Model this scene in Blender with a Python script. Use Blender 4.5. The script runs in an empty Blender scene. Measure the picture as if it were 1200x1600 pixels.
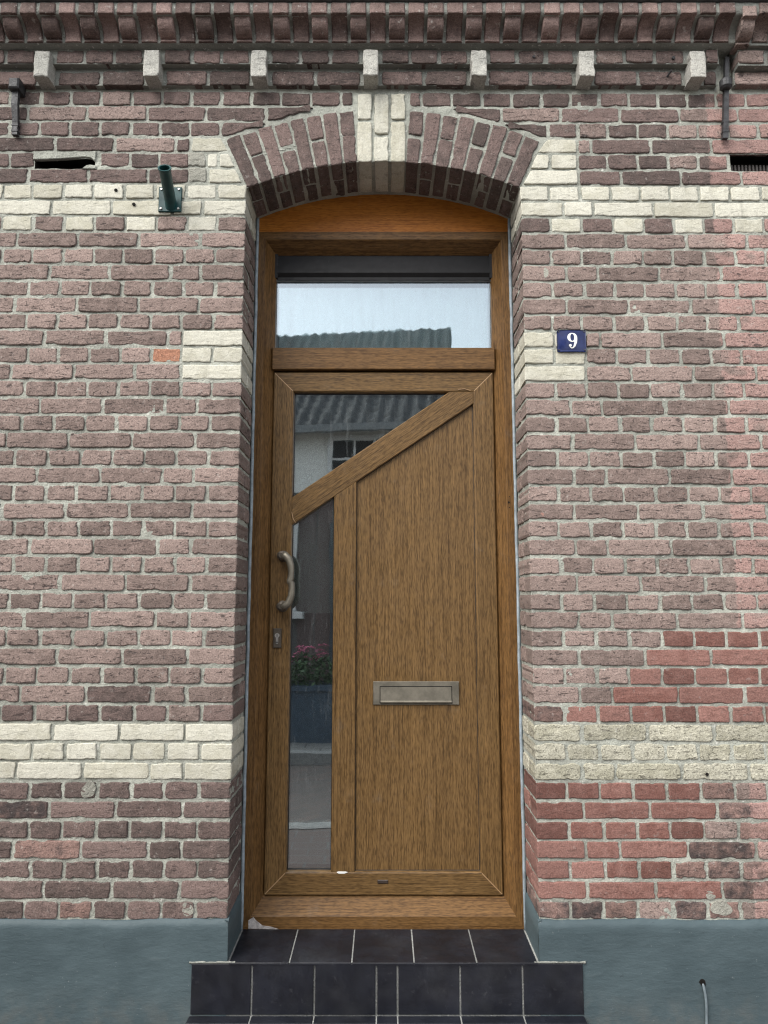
import bpy, math, random
import numpy as np
from mathutils import Vector, Matrix

R = math.radians
scene = bpy.context.scene
col = scene.collection
rnd = random.Random(9)

# ------------------------------------------------------------------ camera
F_PX, W_PX, H_PX = 1109.0, 1200.0, 1600.0        # focal length and size of the photograph in its pixels
CAM_D, CAM_Z = 2.446, 1.32                       # distance from the brick face, height over the pavement
PITCH = math.atan(138.0 / 1109.0)
cam_data = bpy.data.cameras.new('camera')
cam = bpy.data.objects.new('camera', cam_data); col.objects.link(cam)
cam.location = (0, -CAM_D, CAM_Z)
cam.rotation_euler = (R(90) + PITCH, 0, 0)
cam_data.sensor_fit = 'VERTICAL'; cam_data.sensor_height = 24.0; cam_data.sensor_width = 18.0
cam_data.lens = 24.0 * F_PX / H_PX
cam_data.clip_start = 0.05; cam_data.clip_end = 3000
scene.camera = cam

# ------------------------------------------------------------------ sky, sun, exposure
SUN_EL, SUN_AZ = R(46), R(222)                   # azimuth from +Y, clockwise: the street side, a little to the left
world = bpy.data.worlds.new('World'); scene.world = world; world.use_nodes = True
wn, wl = world.node_tree.nodes, world.node_tree.links
sky = wn.new('ShaderNodeTexSky'); sky.sky_type = 'NISHITA'; sky.sun_disc = False
sky.sun_elevation = SUN_EL; sky.sun_rotation = SUN_AZ
sky.air_density = 1.0; sky.dust_density = 1.5; sky.ozone_density = 1.0
hsv = wn.new('ShaderNodeHueSaturation'); hsv.inputs['Saturation'].default_value = 0.22   # thin even cloud greys the sky
wl.new(sky.outputs[0], hsv.inputs['Color'])
wl.new(hsv.outputs[0], wn['Background'].inputs['Color'])
wn['Background'].inputs['Strength'].default_value = 0.13
sun_data = bpy.data.lights.new('sun', 'SUN'); sun_data.energy = 1.3; sun_data.angle = R(50); sun_data.color = (1, .955, .88)
sun = bpy.data.objects.new('sun', sun_data); col.objects.link(sun)
sdir = Vector((math.sin(SUN_AZ) * math.cos(SUN_EL), math.cos(SUN_AZ) * math.cos(SUN_EL), math.sin(SUN_EL)))
sun.rotation_euler = sdir.to_track_quat('Z', 'Y').to_euler(); sun.location = sdir * 20
scene.view_settings.view_transform = 'Standard'; scene.view_settings.look = 'None'
scene.view_settings.gamma = 1.0; scene.view_settings.use_curve_mapping = False
scene.view_settings.exposure = 1.68
scene.cycles.use_denoising = True; scene.cycles.denoising_prefilter = 'NONE'; scene.cycles.filter_width = 1.2
scene.cycles.max_bounces = 4; scene.cycles.diffuse_bounces = 3; scene.cycles.glossy_bounces = 3


# ------------------------------------------------------------------ helpers
def P(x, y, Y=0.0):
    """A measurement in the photograph turned into metres (X, Z) on the upright plane at depth Y."""
    d = CAM_D + Y
    h = d * math.tan(PITCH + math.atan((H_PX / 2 - y) / F_PX))
    dep = d * math.cos(PITCH) + h * math.sin(PITCH)
    return ((x - W_PX / 2) / F_PX * dep, CAM_Z + h)


def PX(x, y, Y=0.0): return P(x, y, Y)[0]
def PZ(y, Y=0.0): return P(600, y, Y)[1]


def project(X, Y, Z):
    d, h = CAM_D + Y, Z - CAM_Z
    dep = d * math.cos(PITCH) + h * math.sin(PITCH)
    up = h * math.cos(PITCH) - d * math.sin(PITCH)
    return W_PX / 2 + F_PX * X / dep, H_PX / 2 - F_PX * up / dep


def vnoise(x, y, seed=0):
    """smooth value noise in -1..1 for numpy arrays"""
    x = np.asarray(x, float); y = np.asarray(y, float)
    xi, yi = np.floor(x).astype(np.int64), np.floor(y).astype(np.int64)
    xf, yf = x - xi, y - yi
    def hsh(a, b):
        n = (a * 374761393 + b * 668265263 + seed * 974634599) & 0x7fffffff
        n = ((n ^ (n >> 13)) * 1274126177) & 0x7fffffff
        return ((n ^ (n >> 16)) & 0xffff) / 32767.5 - 1.0
    u, v = xf * xf * (3 - 2 * xf), yf * yf * (3 - 2 * yf)
    a = hsh(xi, yi) * (1 - u) + hsh(xi + 1, yi) * u
    b = hsh(xi, yi + 1) * (1 - u) + hsh(xi + 1, yi + 1) * u
    return a * (1 - v) + b * v


WLOC = {}                                         # world location of every object (no parent is ever rotated)


def link(o, parent=None, loc=(0, 0, 0)):
    col.objects.link(o)
    loc = Vector(loc); WLOC[o.name] = loc
    if parent is not None:
        o.parent = parent; o.location = loc - WLOC[parent.name]
    else:
        o.location = loc
    return o


def empty(name, parent=None, loc=(0, 0, 0)):
    o = bpy.data.objects.new(name, None); o.empty_display_size = .1
    return link(o, parent, loc)


def tag(o, label=None, cat=None, group=None, kind=None):
    if label: o['label'] = label
    if cat: o['category'] = cat
    if group: o['group'] = group
    if kind: o['kind'] = kind
    return o


class MB:
    """collects vertices and faces (world metres) and links them as one mesh object"""
    def __init__(s): s.v = []; s.f = []; s.e = []; s.m = []

    def add(s, verts, faces, edge=None, mi=0):
        n = len(s.v)
        s.v.extend([tuple(p) for p in verts]); s.f.extend([tuple(i + n for i in f) for f in faces])
        s.e.extend(edge if edge is not None else [0.0] * len(verts)); s.m.extend([mi] * len(faces))
        return s

    def box(s, a, b):
        (x0, y0, z0), (x1, y1, z1) = a, b
        v = [(x0, y0, z0), (x1, y0, z0), (x1, y1, z0), (x0, y1, z0), (x0, y0, z1), (x1, y0, z1), (x1, y1, z1), (x0, y1, z1)]
        return s.add(v, [(0, 3, 2, 1), (4, 5, 6, 7), (0, 1, 5, 4), (1, 2, 6, 5), (2, 3, 7, 6), (3, 0, 4, 7)])

    def prism(s, poly, y0, y1, bev=0.002):
        """poly: counter-clockwise (X, Z) seen from the street; front at y0 with a bevelled edge, back at y1"""
        n = len(poly); ins = inset(poly, bev)
        v = [(p[0], y1, p[1]) for p in poly] + [(p[0], y0 + bev, p[1]) for p in poly] + [(p[0], y0, p[1]) for p in ins]
        f = []
        for i in range(n):
            j = (i + 1) % n
            f += [(i, j, n + j, n + i), (n + i, n + j, 2 * n + j, 2 * n + i)]
        f += [tuple(range(2 * n, 3 * n)), tuple(range(n - 1, -1, -1))]
        return s.add(v, f)

    def tube(s, pts, rad, n=12, flat=1.0, caps=True):
        pts = [Vector(p) for p in pts]; rad = rad if isinstance(rad, (list, tuple)) else [rad] * len(pts)
        v = []; f = []; up = None
        for i, p in enumerate(pts):
            t = (pts[min(i + 1, len(pts) - 1)] - pts[max(i - 1, 0)]).normalized()
            if up is None: up = Vector((0, 1, 0)) if abs(t.y) < .9 else Vector((0, 0, 1))
            a = (up - t * up.dot(t)).normalized(); up = a; b = t.cross(a)
            for k in range(n):
                w = 2 * math.pi * k / n
                v.append(p + a * (math.cos(w) * rad[i] * flat) + b * (math.sin(w) * rad[i]))
        for i in range(len(pts) - 1):
            for k in range(n):
                q = (k + 1) % n
                f.append((i * n + k, i * n + q, (i + 1) * n + q, (i + 1) * n + k))
        if caps: f += [tuple(range(n - 1, -1, -1)), tuple(range((len(pts) - 1) * n, len(pts) * n))]
        return s.add(v, f)

    def build(s, name, mats, parent=None, loc=(0, 0, 0), smooth=False):
        mats = mats if isinstance(mats, (list, tuple)) else [mats]
        me = bpy.data.meshes.new(name)
        L = Vector(loc)
        me.from_pydata([(p[0] - L.x, p[1] - L.y, p[2] - L.z) for p in s.v], [], s.f)
        for m in mats: me.materials.append(m)
        if len(mats) > 1: me.polygons.foreach_set('material_index', s.m)
        at = me.attributes.new('edge', 'FLOAT', 'POINT'); at.data.foreach_set('value', s.e)
        if smooth: me.polygons.foreach_set('use_smooth', [True] * len(me.polygons))
        me.update()
        return link(bpy.data.objects.new(name, me), parent, loc)


def inset(poly, d):
    n = len(poly); out = []
    for i in range(n):
        p0, p1, p2 = Vector(poly[i - 1]), Vector(poly[i]), Vector(poly[(i + 1) % n])
        e1, e2 = (p1 - p0).normalized(), (p2 - p1).normalized()
        n1, n2 = Vector((-e1.y, e1.x)), Vector((-e2.y, e2.x))
        m = n1 + n2
        k = d / max(.35, (1 + n1.dot(n2)))
        out.append((p1.x + m.x * k, p1.y + m.y * k))
    return out


def rect(x0, z0, x1, z1): return [(x0, z0), (x1, z0), (x1, z1), (x0, z1)]


def brick_geo(poly, depth, seed, rough=1.0, step=.011, rings=0):
    """an uneven, worn brick: outline poly (u, v) counter-clockwise, face at 0, going back to depth"""
    g = random.Random(seed)
    pts = []
    n = len(poly)
    for i in range(n):
        a, b = Vector(poly[i]), Vector(poly[(i + 1) % n])
        L = (b - a).length; k = max(2, int(math.ceil(L / step)))
        nrm = Vector((-(b - a).y, (b - a).x)) / max(L, 1e-6)
        ph = g.uniform(0, 100)
        chip = g.uniform(.1, .9) if g.random() < .45 else -9
        for j in range(k):
            t = j / k; o = 0.0
            w = float(vnoise(ph + t * L * 60, seed % 97, 3)) * .0013 + float(vnoise(ph + t * L * 14, seed % 89, 5)) * .0010
            o += w * rough
            dc = min(t, 1 - t) * L
            if j == 0: o = 0
            elif dc < .02: o += .0006
            if abs(t - chip) * L < .018: o += g.uniform(.001, .0045) * rough
            p = a + (b - a) * t + nrm * o
            if j == 0:
                c = Vector((sum(q[0] for q in poly) / n, sum(q[1] for q in poly) / n))
                dd = (c - p); p = p + Vector((math.copysign(1, dd.x), math.copysign(1, dd.y))) * g.uniform(.0008, .0035) * rough
            pts.append((p.x, p.y))
    m = len(pts)
    ins = inset(pts, .0030)
    ins2 = inset(pts, .016)
    v = []; e = []
    for d in [depth * (1 - q / (rings + 1)) for q in range(rings + 1)]:
        sh = 0.0 if not rings else g.uniform(-.001, .001)
        v += [(p[0] + sh, d, p[1]) for p in pts]; e += [1.0] * m
    rb = g.uniform(.0014, .0032) * rough
    v += [(p[0], rb * g.uniform(.7, 1.3), p[1]) for p in pts]; e += [1.0] * m
    v += [(p[0], g.uniform(-.0004, .0009) * rough, p[1]) for p in ins]; e += [.55] * m
    cx = sum(p[0] for p in pts) / m; cz = sum(p[1] for p in pts) / m
    v += [(p[0], g.uniform(-.0008, .0005) * rough, p[1]) for p in ins2]; e += [0.0] * m
    nr = rings + 4
    f = []
    for r in range(nr - 1):
        for i in range(m):
            j = (i + 1) % m
            f.append((r * m + i, r * m + j, (r + 1) * m + j, (r + 1) * m + i))
    c = len(v); v.append((cx, g.uniform(-.0012, .0004), cz)); e.append(0.0)
    for i in range(m): f.append(((nr - 1) * m + i, (nr - 1) * m + (i + 1) % m, c))
    return v, f, e


# ------------------------------------------------------------------ materials
def new_mat(name):
    m = bpy.data.materials.new(name); m.use_nodes = True
    return m, m.node_tree.nodes, m.node_tree.links, m.node_tree.nodes['Principled BSDF']


class NT:
    """small wrapper to write node trees as expressions"""
    def __init__(s, m): s.t = m.node_tree; s.n = s.t.nodes; s.l = s.t.links

    def put(s, sock, val):
        if hasattr(val, 'is_output') or isinstance(val, bpy.types.NodeSocket): s.l.new(val, sock)
        else: sock.default_value = val

    def pos(s): return s.n.new('ShaderNodeNewGeometry').outputs['Position']
    def island(s): return s.n.new('ShaderNodeNewGeometry').outputs['Random Per Island']
    def objrand(s): return s.n.new('ShaderNodeObjectInfo').outputs['Random']
    def attr(s, name):
        a = s.n.new('ShaderNodeAttribute'); a.attribute_name = name; return a.outputs['Fac']

    def math(s, op, a, b=0.0, clamp=False):
        n = s.n.new('ShaderNodeMath'); n.operation = op; n.use_clamp = clamp
        s.put(n.inputs[0], a); s.put(n.inputs[1], b); return n.outputs[0]

    def scale(s, vec, sc, off=(0, 0, 0), rot=(0, 0, 0)):
        n = s.n.new('ShaderNodeMapping'); s.put(n.inputs['Vector'], vec); n.inputs['Scale'].default_value = sc
        n.inputs['Location'].default_value = off; n.inputs['Rotation'].default_value = rot; return n.outputs[0]

    def noise(s, vec, sc, detail=3, rough=.55, w=None, dist=0.0):
        n = s.n.new('ShaderNodeTexNoise'); s.put(n.inputs['Vector'], vec)
        n.inputs['Scale'].default_value = sc; n.inputs['Detail'].default_value = detail; n.inputs['Roughness'].default_value = rough
        n.inputs['Distortion'].default_value = dist
        if w is not None: n.noise_dimensions = '4D'; s.put(n.inputs['W'], w)
        return n.outputs['Fac']

    def ramp(s, fac, lo, hi, a=0.0, b=1.0):
        n = s.n.new('ShaderNodeMapRange'); s.put(n.inputs[0], fac); n.interpolation_type = 'SMOOTHSTEP'
        n.inputs[1].default_value = lo; n.inputs[2].default_value = hi; n.inputs[3].default_value = a; n.inputs[4].default_value = b
        return n.outputs[0]

    def mix(s, fac, a, b, mode='MIX'):
        n = s.n.new('ShaderNodeMix'); n.data_type = 'RGBA'; n.blend_type = mode
        s.put(n.inputs[0], fac)
        for k, v in ((6, a), (7, b)):
            s.put(n.inputs[k], v if not isinstance(v, tuple) or len(v) == 4 else (*v, 1))
        return n.outputs[2]

    def bump(s, h, strength, dist, prev=None):
        n = s.n.new('ShaderNodeBump'); n.inputs['Strength'].default_value = strength; n.inputs['Distance'].default_value = dist
        s.put(n.inputs['Height'], h)
        if prev is not None: s.l.new(prev, n.inputs['Normal'])
        return n.outputs[0]

    def sep(s, vec):
        n = s.n.new('ShaderNodeSeparateXYZ'); s.put(n.inputs[0], vec); return n.outputs


MORTAR = (.302, .310, .272)
CLEAN_X = 1.205                                   # right of this line the wall has been cleaned back to paler, pinker brick


def brick_mat(name, c1, c2, lime=.5, pits=.6, chip=.5, vary=.2, smear=.8, cleaned=False, limecol=(.40, .37, .34), bump=1.0, grain=.5):
    m, n, l, b = new_mat(name); t = NT(m)
    p = t.pos()
    rn = t.math('FRACT', t.math('ADD', t.objrand(), t.island()))
    r2 = t.math('FRACT', t.math('MULTIPLY', rn, 7.31))
    blot = t.noise(p, 21, 3, .68)                                         # blotches a few centimetres wide
    c = t.mix(t.ramp(t.math('ADD', t.math('MULTIPLY', blot, .72), t.math('MULTIPLY', r2, .28)), .30, .64), c1, c2)
    g2 = t.noise(p, 88, 3, .72)                                           # crumbs and pits
    if cleaned:
        sx = t.sep(p)[0]
        ed = t.math('ADD', sx, t.math('MULTIPLY', t.math('SUBTRACT', blot, .5), .05))
        cm = t.math('MULTIPLY', t.ramp(ed, CLEAN_X - .003, CLEAN_X + .006), t.ramp(t.noise(t.scale(p, (6, 6, 9)), 1.7, 1, .5), .30, .46, .1, 1.0))
        c = t.mix(t.math('MULTIPLY', cm, .62), c, t.mix(g2, (.25, .135, .118), (.44, .30, .27)))
    c = t.mix(1.0, c, t.math('ADD', t.math('MULTIPLY', rn, vary * 2), 1 - vary), 'MULTIPLY')
    g = t.noise(p, 240, 1, .6)
    c = t.mix(grain, c, t.mix(t.ramp(t.math('ADD', t.math('MULTIPLY', g, .6), t.math('MULTIPLY', g2, .4)), .28, .72), (.30, .28, .28), (1.65, 1.62, 1.6)), 'MULTIPLY')
    pit = t.ramp(g2, .575, .66)
    crack = t.ramp(t.noise(t.scale(p, (17, 17, 74)), 1.0, 3, .78), .585, .645)
    c = t.mix(t.math('MULTIPLY', t.math('MAXIMUM', pit, crack), pits), c, (.032, .026, .025))
    lm = t.ramp(t.noise(p, 42, 3, .78, w=5.0), .585, .70)
    c = t.mix(t.math('MULTIPLY', lm, lime), c, limecol)
    if name.startswith('brick_cream'):
        st = t.ramp(t.noise(t.scale(p, (26, 26, 5)), 1.0, 4, .65), .50, .74, 0, .42)
        c = t.mix(t.math('MULTIPLY', st, t.ramp(r2, .1, .9, .35, 1.0)), c, (.20, .19, .155))
    if chip:
        ch = t.ramp(t.noise(p, 17, 4, .6, w=3.7), .725, .745)
        c = t.mix(t.math('MULTIPLY', ch, chip), c, (.36, .18, .14))
    dk = t.ramp(t.math('ADD', t.attr('edge'), t.math('MULTIPLY', t.math('SUBTRACT', blot, .5), 2.6)), .45, 1.15)
    c = t.mix(t.math('MULTIPLY', dk, pits * .28), c, (.055, .043, .040))
    eg = t.ramp(t.math('ADD', t.attr('edge'), t.math('MULTIPLY', t.math('SUBTRACT', t.math('ADD', t.math('MULTIPLY', g2, .5), t.math('MULTIPLY', lm, .25)), .35), 2.2)), .80, 1.35)
    c = t.mix(t.math('MULTIPLY', eg, smear), c, t.mix(g, tuple(v * .55 for v in MORTAR), tuple(v * 1.35 for v in MORTAR)))
    l.new(c, b.inputs['Base Color']); b.inputs['Roughness'].default_value = .9; b.inputs['Specular IOR Level'].default_value = .2
    h = t.math('SUBTRACT', t.math('ADD', g2, t.math('MULTIPLY', blot, .5)), t.math('MULTIPLY', t.math('MAXIMUM', crack, pit), .9))
    l.new(t.bump(h, .45 * bump, .0050), b.inputs['Normal'])
    return m


def mortar_mat(name, base, rough_amt=1.0):
    m, n, l, b = new_mat(name); t = NT(m); p = t.pos()
    c = t.mix(t.ramp(t.noise(p, 4.5, 4, .6), .3, .7), tuple(v * .72 for v in base), tuple(v * 1.18 for v in base))
    c = t.mix(.45, c, t.mix(t.noise(p, 170, 3, .6), (.5, .5, .48), (1.5, 1.5, 1.5)), 'MULTIPLY')
    c = t.mix(t.ramp(t.noise(p, 60, 3, .7), .60, .72, 0, .6), c, (.60, .59, .55))
    c = t.mix(t.ramp(t.noise(p, 34, 3, .7, w=2.0), .60, .74, 0, .65), c, (.13, .125, .11))
    l.new(c, b.inputs['Base Color']); b.inputs['Roughness'].default_value = .95; b.inputs['Specular IOR Level'].default_value = .15
    h = t.math('ADD', t.noise(p, 120, 2, .7), t.math('MULTIPLY', t.noise(p, 35, 2, .6), 1.2))
    l.new(t.bump(h, .7 * rough_amt, .006), b.inputs['Normal'])
    return m


def wood_mat(name, axis, dark, light, rough=.42, ang=0.0, mid=None, fine=1.0, coat=0.0):
    """printed oak grain running along axis 'x' or 'z' (or turned by ang in the XZ plane)"""
    m, n, l, b = new_mat(name); t = NT(m); p = t.pos(); w = t.math('MULTIPLY', t.objrand(), 60)
    if ang: p = t.scale(p, (1, 1, 1), rot=(0, ang, 0))
    a, c_ = (.34, 29.0) if axis == 'x' else (29.0, .34)
    st = t.scale(p, (a, 12, c_))
    warp = t.noise(t.scale(p, (a * .25, 3, c_ * .25)), 1.0, 2, .5, w=w)
    g1 = t.noise(st, 13 * fine, 2, .65, w=t.math('ADD', w, t.math('MULTIPLY', warp, .6)))
    g2 = t.noise(st, 5.0, 3, .6, w=w)
    g3 = t.noise(st, .9, 2, .5, w=w)
    f = t.math('ADD', t.math('MULTIPLY', g1, .68), t.math('ADD', t.math('MULTIPLY', g2, .24), t.math('MULTIPLY', g3, .08)))
    c = t.mix(t.ramp(f, .33, .67), dark, light)
    c = t.mix(t.math('MULTIPLY', t.ramp(g1, .58, .66), .6), c, tuple(v * .42 for v in dark))
    pore = t.noise(t.scale(p, (42, 100, 330) if axis == 'x' else (330, 100, 42)), 1.0, 1, .6, w=w)
    c = t.mix(t.ramp(pore, .50, .66, 0, .50), c, tuple(v * .55 for v in dark))
    c = t.mix(t.ramp(pore, .48, .34, 0, .22), c, tuple(v * 1.45 for v in light))
    if mid: c = t.mix(t.ramp(t.noise(p, 3.0, 2, .5), .3, .7, 0, .35), c, mid)
    dust = t.ramp(t.noise(p, 14, 3, .7), .60, .80, 0, .07)
    c = t.mix(dust, c, (.35, .33, .30))
    l.new(c, b.inputs['Base Color'])
    b.inputs['Specular IOR Level'].default_value = .22
    l.new(t.ramp(t.noise(p, 20, 3), .3, .7, rough - .05, rough + .08), b.inputs['Roughness'])
    b.inputs['Coat Weight'].default_value = coat; b.inputs['Coat Roughness'].default_value = .2
    l.new(t.bump(g1, .25, .0012), b.inputs['Normal'])
    return m


def plain_mat(name, c, rough=.6, metal=0.0, var=.2, sc=30, bump=.15, spec=.5, speck=None, bsc=None, bdist=.003):
    m, n, l, b = new_mat(name); t = NT(m); p = t.pos()
    f = t.noise(p, sc, 5, .65)
    cc = t.mix(t.ramp(f, .3, .7), tuple(v * (1 - var) for v in c), tuple(min(1, v * (1 + var)) for v in c))
    if speck: cc = t.mix(t.ramp(t.noise(p, 70, 5, .75), .66, .74, 0, speck[1]), cc, speck[0])
    l.new(cc, b.inputs['Base Color']); b.inputs['Metallic'].default_value = metal; b.inputs['Specular IOR Level'].default_value = spec
    l.new(t.ramp(t.noise(p, sc * 1.7, 3), .3, .7, rough * .85, min(1, rough * 1.15)), b.inputs['Roughness'])
    if bump: l.new(t.bump(t.noise(p, bsc or sc * 4, 3), bump, bdist), b.inputs['Normal'])
    return m


M = {}
PURPLE = ((.082, .063, .057), (.148, .108, .098)); PINK = ((.148, .113, .100), (.246, .188, .167)); SOOTY = ((.060, .049, .048), (.22, .145, .125))
for sfx, cl in (('', False), ('_cleaned', True)):
    M['purple' + sfx] = brick_mat('brick_weathered_purple' + sfx, *PURPLE, lime=.32, vary=.16, cleaned=cl)
    M['pink' + sfx] = brick_mat('brick_weathered_pink' + sfx, *PINK, lime=.36, vary=.13, chip=.6, pits=.8, cleaned=cl)
    M['sooty' + sfx] = brick_mat('brick_sooty' + sfx, *SOOTY, lime=.40, chip=.9, vary=.2, cleaned=cl)
M['red'] = brick_mat('brick_renewed_red', (.140, .068, .056), (.205, .112, .095), lime=.24, pits=.3, chip=.12, vary=.22, smear=.35, bump=.6)
M['orange'] = brick_mat('brick_orange', (.22, .105, .075), (.34, .17, .11), lime=.45, pits=.5, vary=.12)
M['cream'] = brick_mat('brick_cream', (.385, .372, .300), (.490, .480, .410), lime=.35, pits=.20, chip=0, vary=.07, smear=.25, limecol=(.55, .54, .48), bump=.7, grain=.24)
M['cream_rough'] = brick_mat('brick_cream_rough', (.285, .275, .212), (.425, .412, .335), lime=.45, pits=.45, chip=0, vary=.10, smear=.6, limecol=(.56, .55, .48), bump=1.7, grain=.40)
M['dentil'] = brick_mat('dentil_pale', (.29, .29, .265), (.44, .435, .395), lime=.45, pits=.35, chip=0, vary=.12, smear=.1, limecol=(.60, .60, .56), grain=.45)
M['moulded'] = brick_mat('brick_moulded', (.105, .076, .068), (.190, .136, .122), lime=.50, pits=.30, chip=.3, vary=.30, smear=.35, bump=.5)
M['mortar'] = mortar_mat('mortar_grey', MORTAR)
M['mortar_soot'] = mortar_mat('mortar_dark_grey', (.20, .205, .185))  # sooty old mortar, with the shade under the cornice courses put into its colour
M['patch'] = mortar_mat('mortar_patch', (.27, .265, .23))
OAK_D, OAK_L = (.055, .030, .0105), (.178, .105, .041)
M['oak_v'] = wood_mat('oak_foil_upright', 'z', OAK_D, OAK_L)
M['oak_h'] = wood_mat('oak_foil_level', 'x', OAK_D, OAK_L)
DIAG = math.atan2(PZ(612.5, .262) - PZ(774.6, .262), PX(701.5, 612.5, .262) - PX(460, 774.6, .262))
M['oak_d'] = wood_mat('oak_foil_slanting', 'x', OAK_D, OAK_L, ang=DIAG)
M['frame_v'] = wood_mat('oak_foil_frame_upright', 'z', (.062, .030, .0095), (.170, .092, .034))
M['frame_h'] = wood_mat('oak_foil_frame_level', 'x', (.062, .030, .0095), (.170, .092, .034))
M['varnish'] = wood_mat('varnished_board', 'x', (.26, .084, .012), (.44, .170, .028), rough=.4, fine=.6, mid=(.26, .080, .012))
M['weld'] = plain_mat('weld_seam', (.30, .19, .10), .5, var=.1, bump=0)
M['sealant'] = plain_mat('sealant_grey', (.22, .26, .285), .6, var=.25, bump=.3)
M['bronze'] = plain_mat('bronze_brushed', (.165, .150, .120), .52, .7, var=.18, sc=25, bump=.05)
M['bronze_dark'] = plain_mat('bronze_dark', (.085, .072, .058), .5, .7, var=.2, bump=.05)
M['steel'] = plain_mat('cylinder_steel', (.55, .53, .50), .35, .9, var=.1, bump=0)
M['black'] = plain_mat('black_plastic', (.012, .012, .013), .5, var=.15, bump=.02, spec=.22, speck=((.12, .12, .12), .3))
M['dark'] = plain_mat('cavity_dark', (.012, .011, .010), .95, var=.3, bump=.2, spec=.1)  # near-black colour paints in the shade inside holes, gaps and vents
M['iron'] = plain_mat('old_black_iron', (.035, .035, .037), .6, .3, var=.4, sc=45, bump=.5, speck=((.14, .10, .08), .5))
M['green'] = plain_mat('dark_green_enamel', (.006, .040, .042), .45, var=.25, sc=20, bump=.1, spec=.3, speck=((.05, .08, .08), .5))
M['plinth'] = plain_mat('plinth_paint', (.047, .070, .079), .66, var=.13, sc=3.5, bump=.85, bsc=26, bdist=.007, speck=((.12, .15, .16), .25))
def plinth_mat():
    m, n, l, b = new_mat('plinth_paint'); t = NT(m); p = t.pos(); z = t.sep(p)[2]
    lo, mid = t.noise(p, 4, 4, .6), t.noise(t.scale(p, (9, 9, 26)), 1.6, 4, .62)
    c = t.mix(t.ramp(lo, .3, .7), (.042, .063, .071), (.056, .081, .090))
    c = t.mix(t.ramp(mid, .60, .74, 0, .35), c, (.085, .110, .118))                     # worn, chalky patches of paint
    c = t.mix(t.ramp(t.noise(t.scale(p, (34, 34, 60)), 1, 4, .75, dist=.8), .64, .70, 0, .6), c, (.026, .036, .040))
    c = t.mix(t.math('MULTIPLY', t.ramp(z, .12, -.05), t.ramp(t.noise(p, 16, 4, .7), .35, .7, 0, .5)), c, (.10, .098, .088))   # splashed dirt near the ground
    c = t.mix(t.ramp(t.noise(p, 110, 2, .6), .70, .76, 0, .5), c, (.20, .22, .22))
    l.new(c, b.inputs['Base Color']); b.inputs['Roughness'].default_value = .62; b.inputs['Specular IOR Level'].default_value = .35
    h = t.math('ADD', t.math('MULTIPLY', mid, 1.4), t.math('ADD', t.math('MULTIPLY', t.noise(p, 48, 3, .65), .55), lo))
    l.new(t.bump(h, .26, .007), b.inputs['Normal'])
    return m


M['plinth'] = plinth_mat()
M['white'] = plain_mat('white_paint', (.66, .66, .64), .5, var=.05, bump=.05)


def tile_mat(name, c):
    m, n, l, b = new_mat(name); t = NT(m); p = t.pos()
    cc = t.mix(t.ramp(t.noise(p, 7, 4, .6), .3, .75), tuple(v * .75 for v in c), tuple(v * 1.5 for v in c))
    cc = t.mix(t.ramp(t.noise(p, 42, 4, .75), .60, .74, 0, .09), cc, (.20, .20, .21))
    cc = t.mix(t.ramp(t.noise(p, 5, 3, .6, w=4.0), .45, .75, 0, .035), cc, (.30, .30, .31))
    l.new(cc, b.inputs['Base Color']); l.new(t.ramp(t.noise(p, 25, 4), .3, .7, .36, .58), b.inputs['Roughness'])
    b.inputs['Specular IOR Level'].default_value = .32
    l.new(t.bump(t.noise(p, 90, 3), .12, .002), b.inputs['Normal'])
    return m


M['tile'] = tile_mat('step_tile_anthracite', (.0075, .0085, .0125))
M['grout'] = mortar_mat('step_grout', (.27, .275, .265))


def enamel_mat():
    m, n, l, b = new_mat('enamel_blue'); t = NT(m); p = t.pos()
    cc = t.mix(t.ramp(t.noise(p, 30, 3), .35, .7), (.007, .013, .060), (.014, .024, .095))
    l.new(cc, b.inputs['Base Color']); b.inputs['Roughness'].default_value = .22; b.inputs['Specular IOR Level'].default_value = .35
    return m


M['enamel'] = enamel_mat()


def glass_mat(name, refl, tint, ripple):
    m = bpy.data.materials.new(name); m.use_nodes = True; t = NT(m); n, l = t.n, t.l
    for q in list(n):
        if q.type != 'OUTPUT_MATERIAL': n.remove(q)
    out = [q for q in n if q.type == 'OUTPUT_MATERIAL'][0]
    p = t.pos()
    tr = n.new('ShaderNodeBsdfTransparent'); tr.inputs[0].default_value = (*tint, 1)
    gl = n.new('ShaderNodeBsdfGlossy'); gl.inputs['Roughness'].default_value = .012; gl.inputs[0].default_value = (.86, .95, 1, 1)
    h = t.math('ADD', t.noise(t.scale(p, (7, 7, 3)), 1, 2), t.math('MULTIPLY', t.noise(t.scale(p, (110, 1, 60)), 1, 3), .012))
    l.new(t.bump(h, ripple, .0035), gl.inputs['Normal'])
    fr = n.new('ShaderNodeFresnel'); fr.inputs[0].default_value = 1.5
    fac = t.math('ADD', t.math('MULTIPLY', fr.outputs[0], 1.5), refl, True)
    mx = n.new('ShaderNodeMixShader'); l.new(fac, mx.inputs[0]); l.new(tr.outputs[0], mx.inputs[1]); l.new(gl.outputs[0], mx.inputs[2])
    df = n.new('ShaderNodeBsdfDiffuse'); df.inputs[0].default_value = (.4, .43, .43, 1)
    m2 = n.new('ShaderNodeMixShader')
    l.new(t.ramp(t.noise(t.scale(p, (60, 60, 7)), 1, 5, .7), .52, .78, .015, .13), m2.inputs[0])   # dust and dried drops
    l.new(mx.outputs[0], m2.inputs[1]); l.new(df.outputs[0], m2.inputs[2]); l.new(m2.outputs[0], out.inputs[0])
    return m


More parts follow.
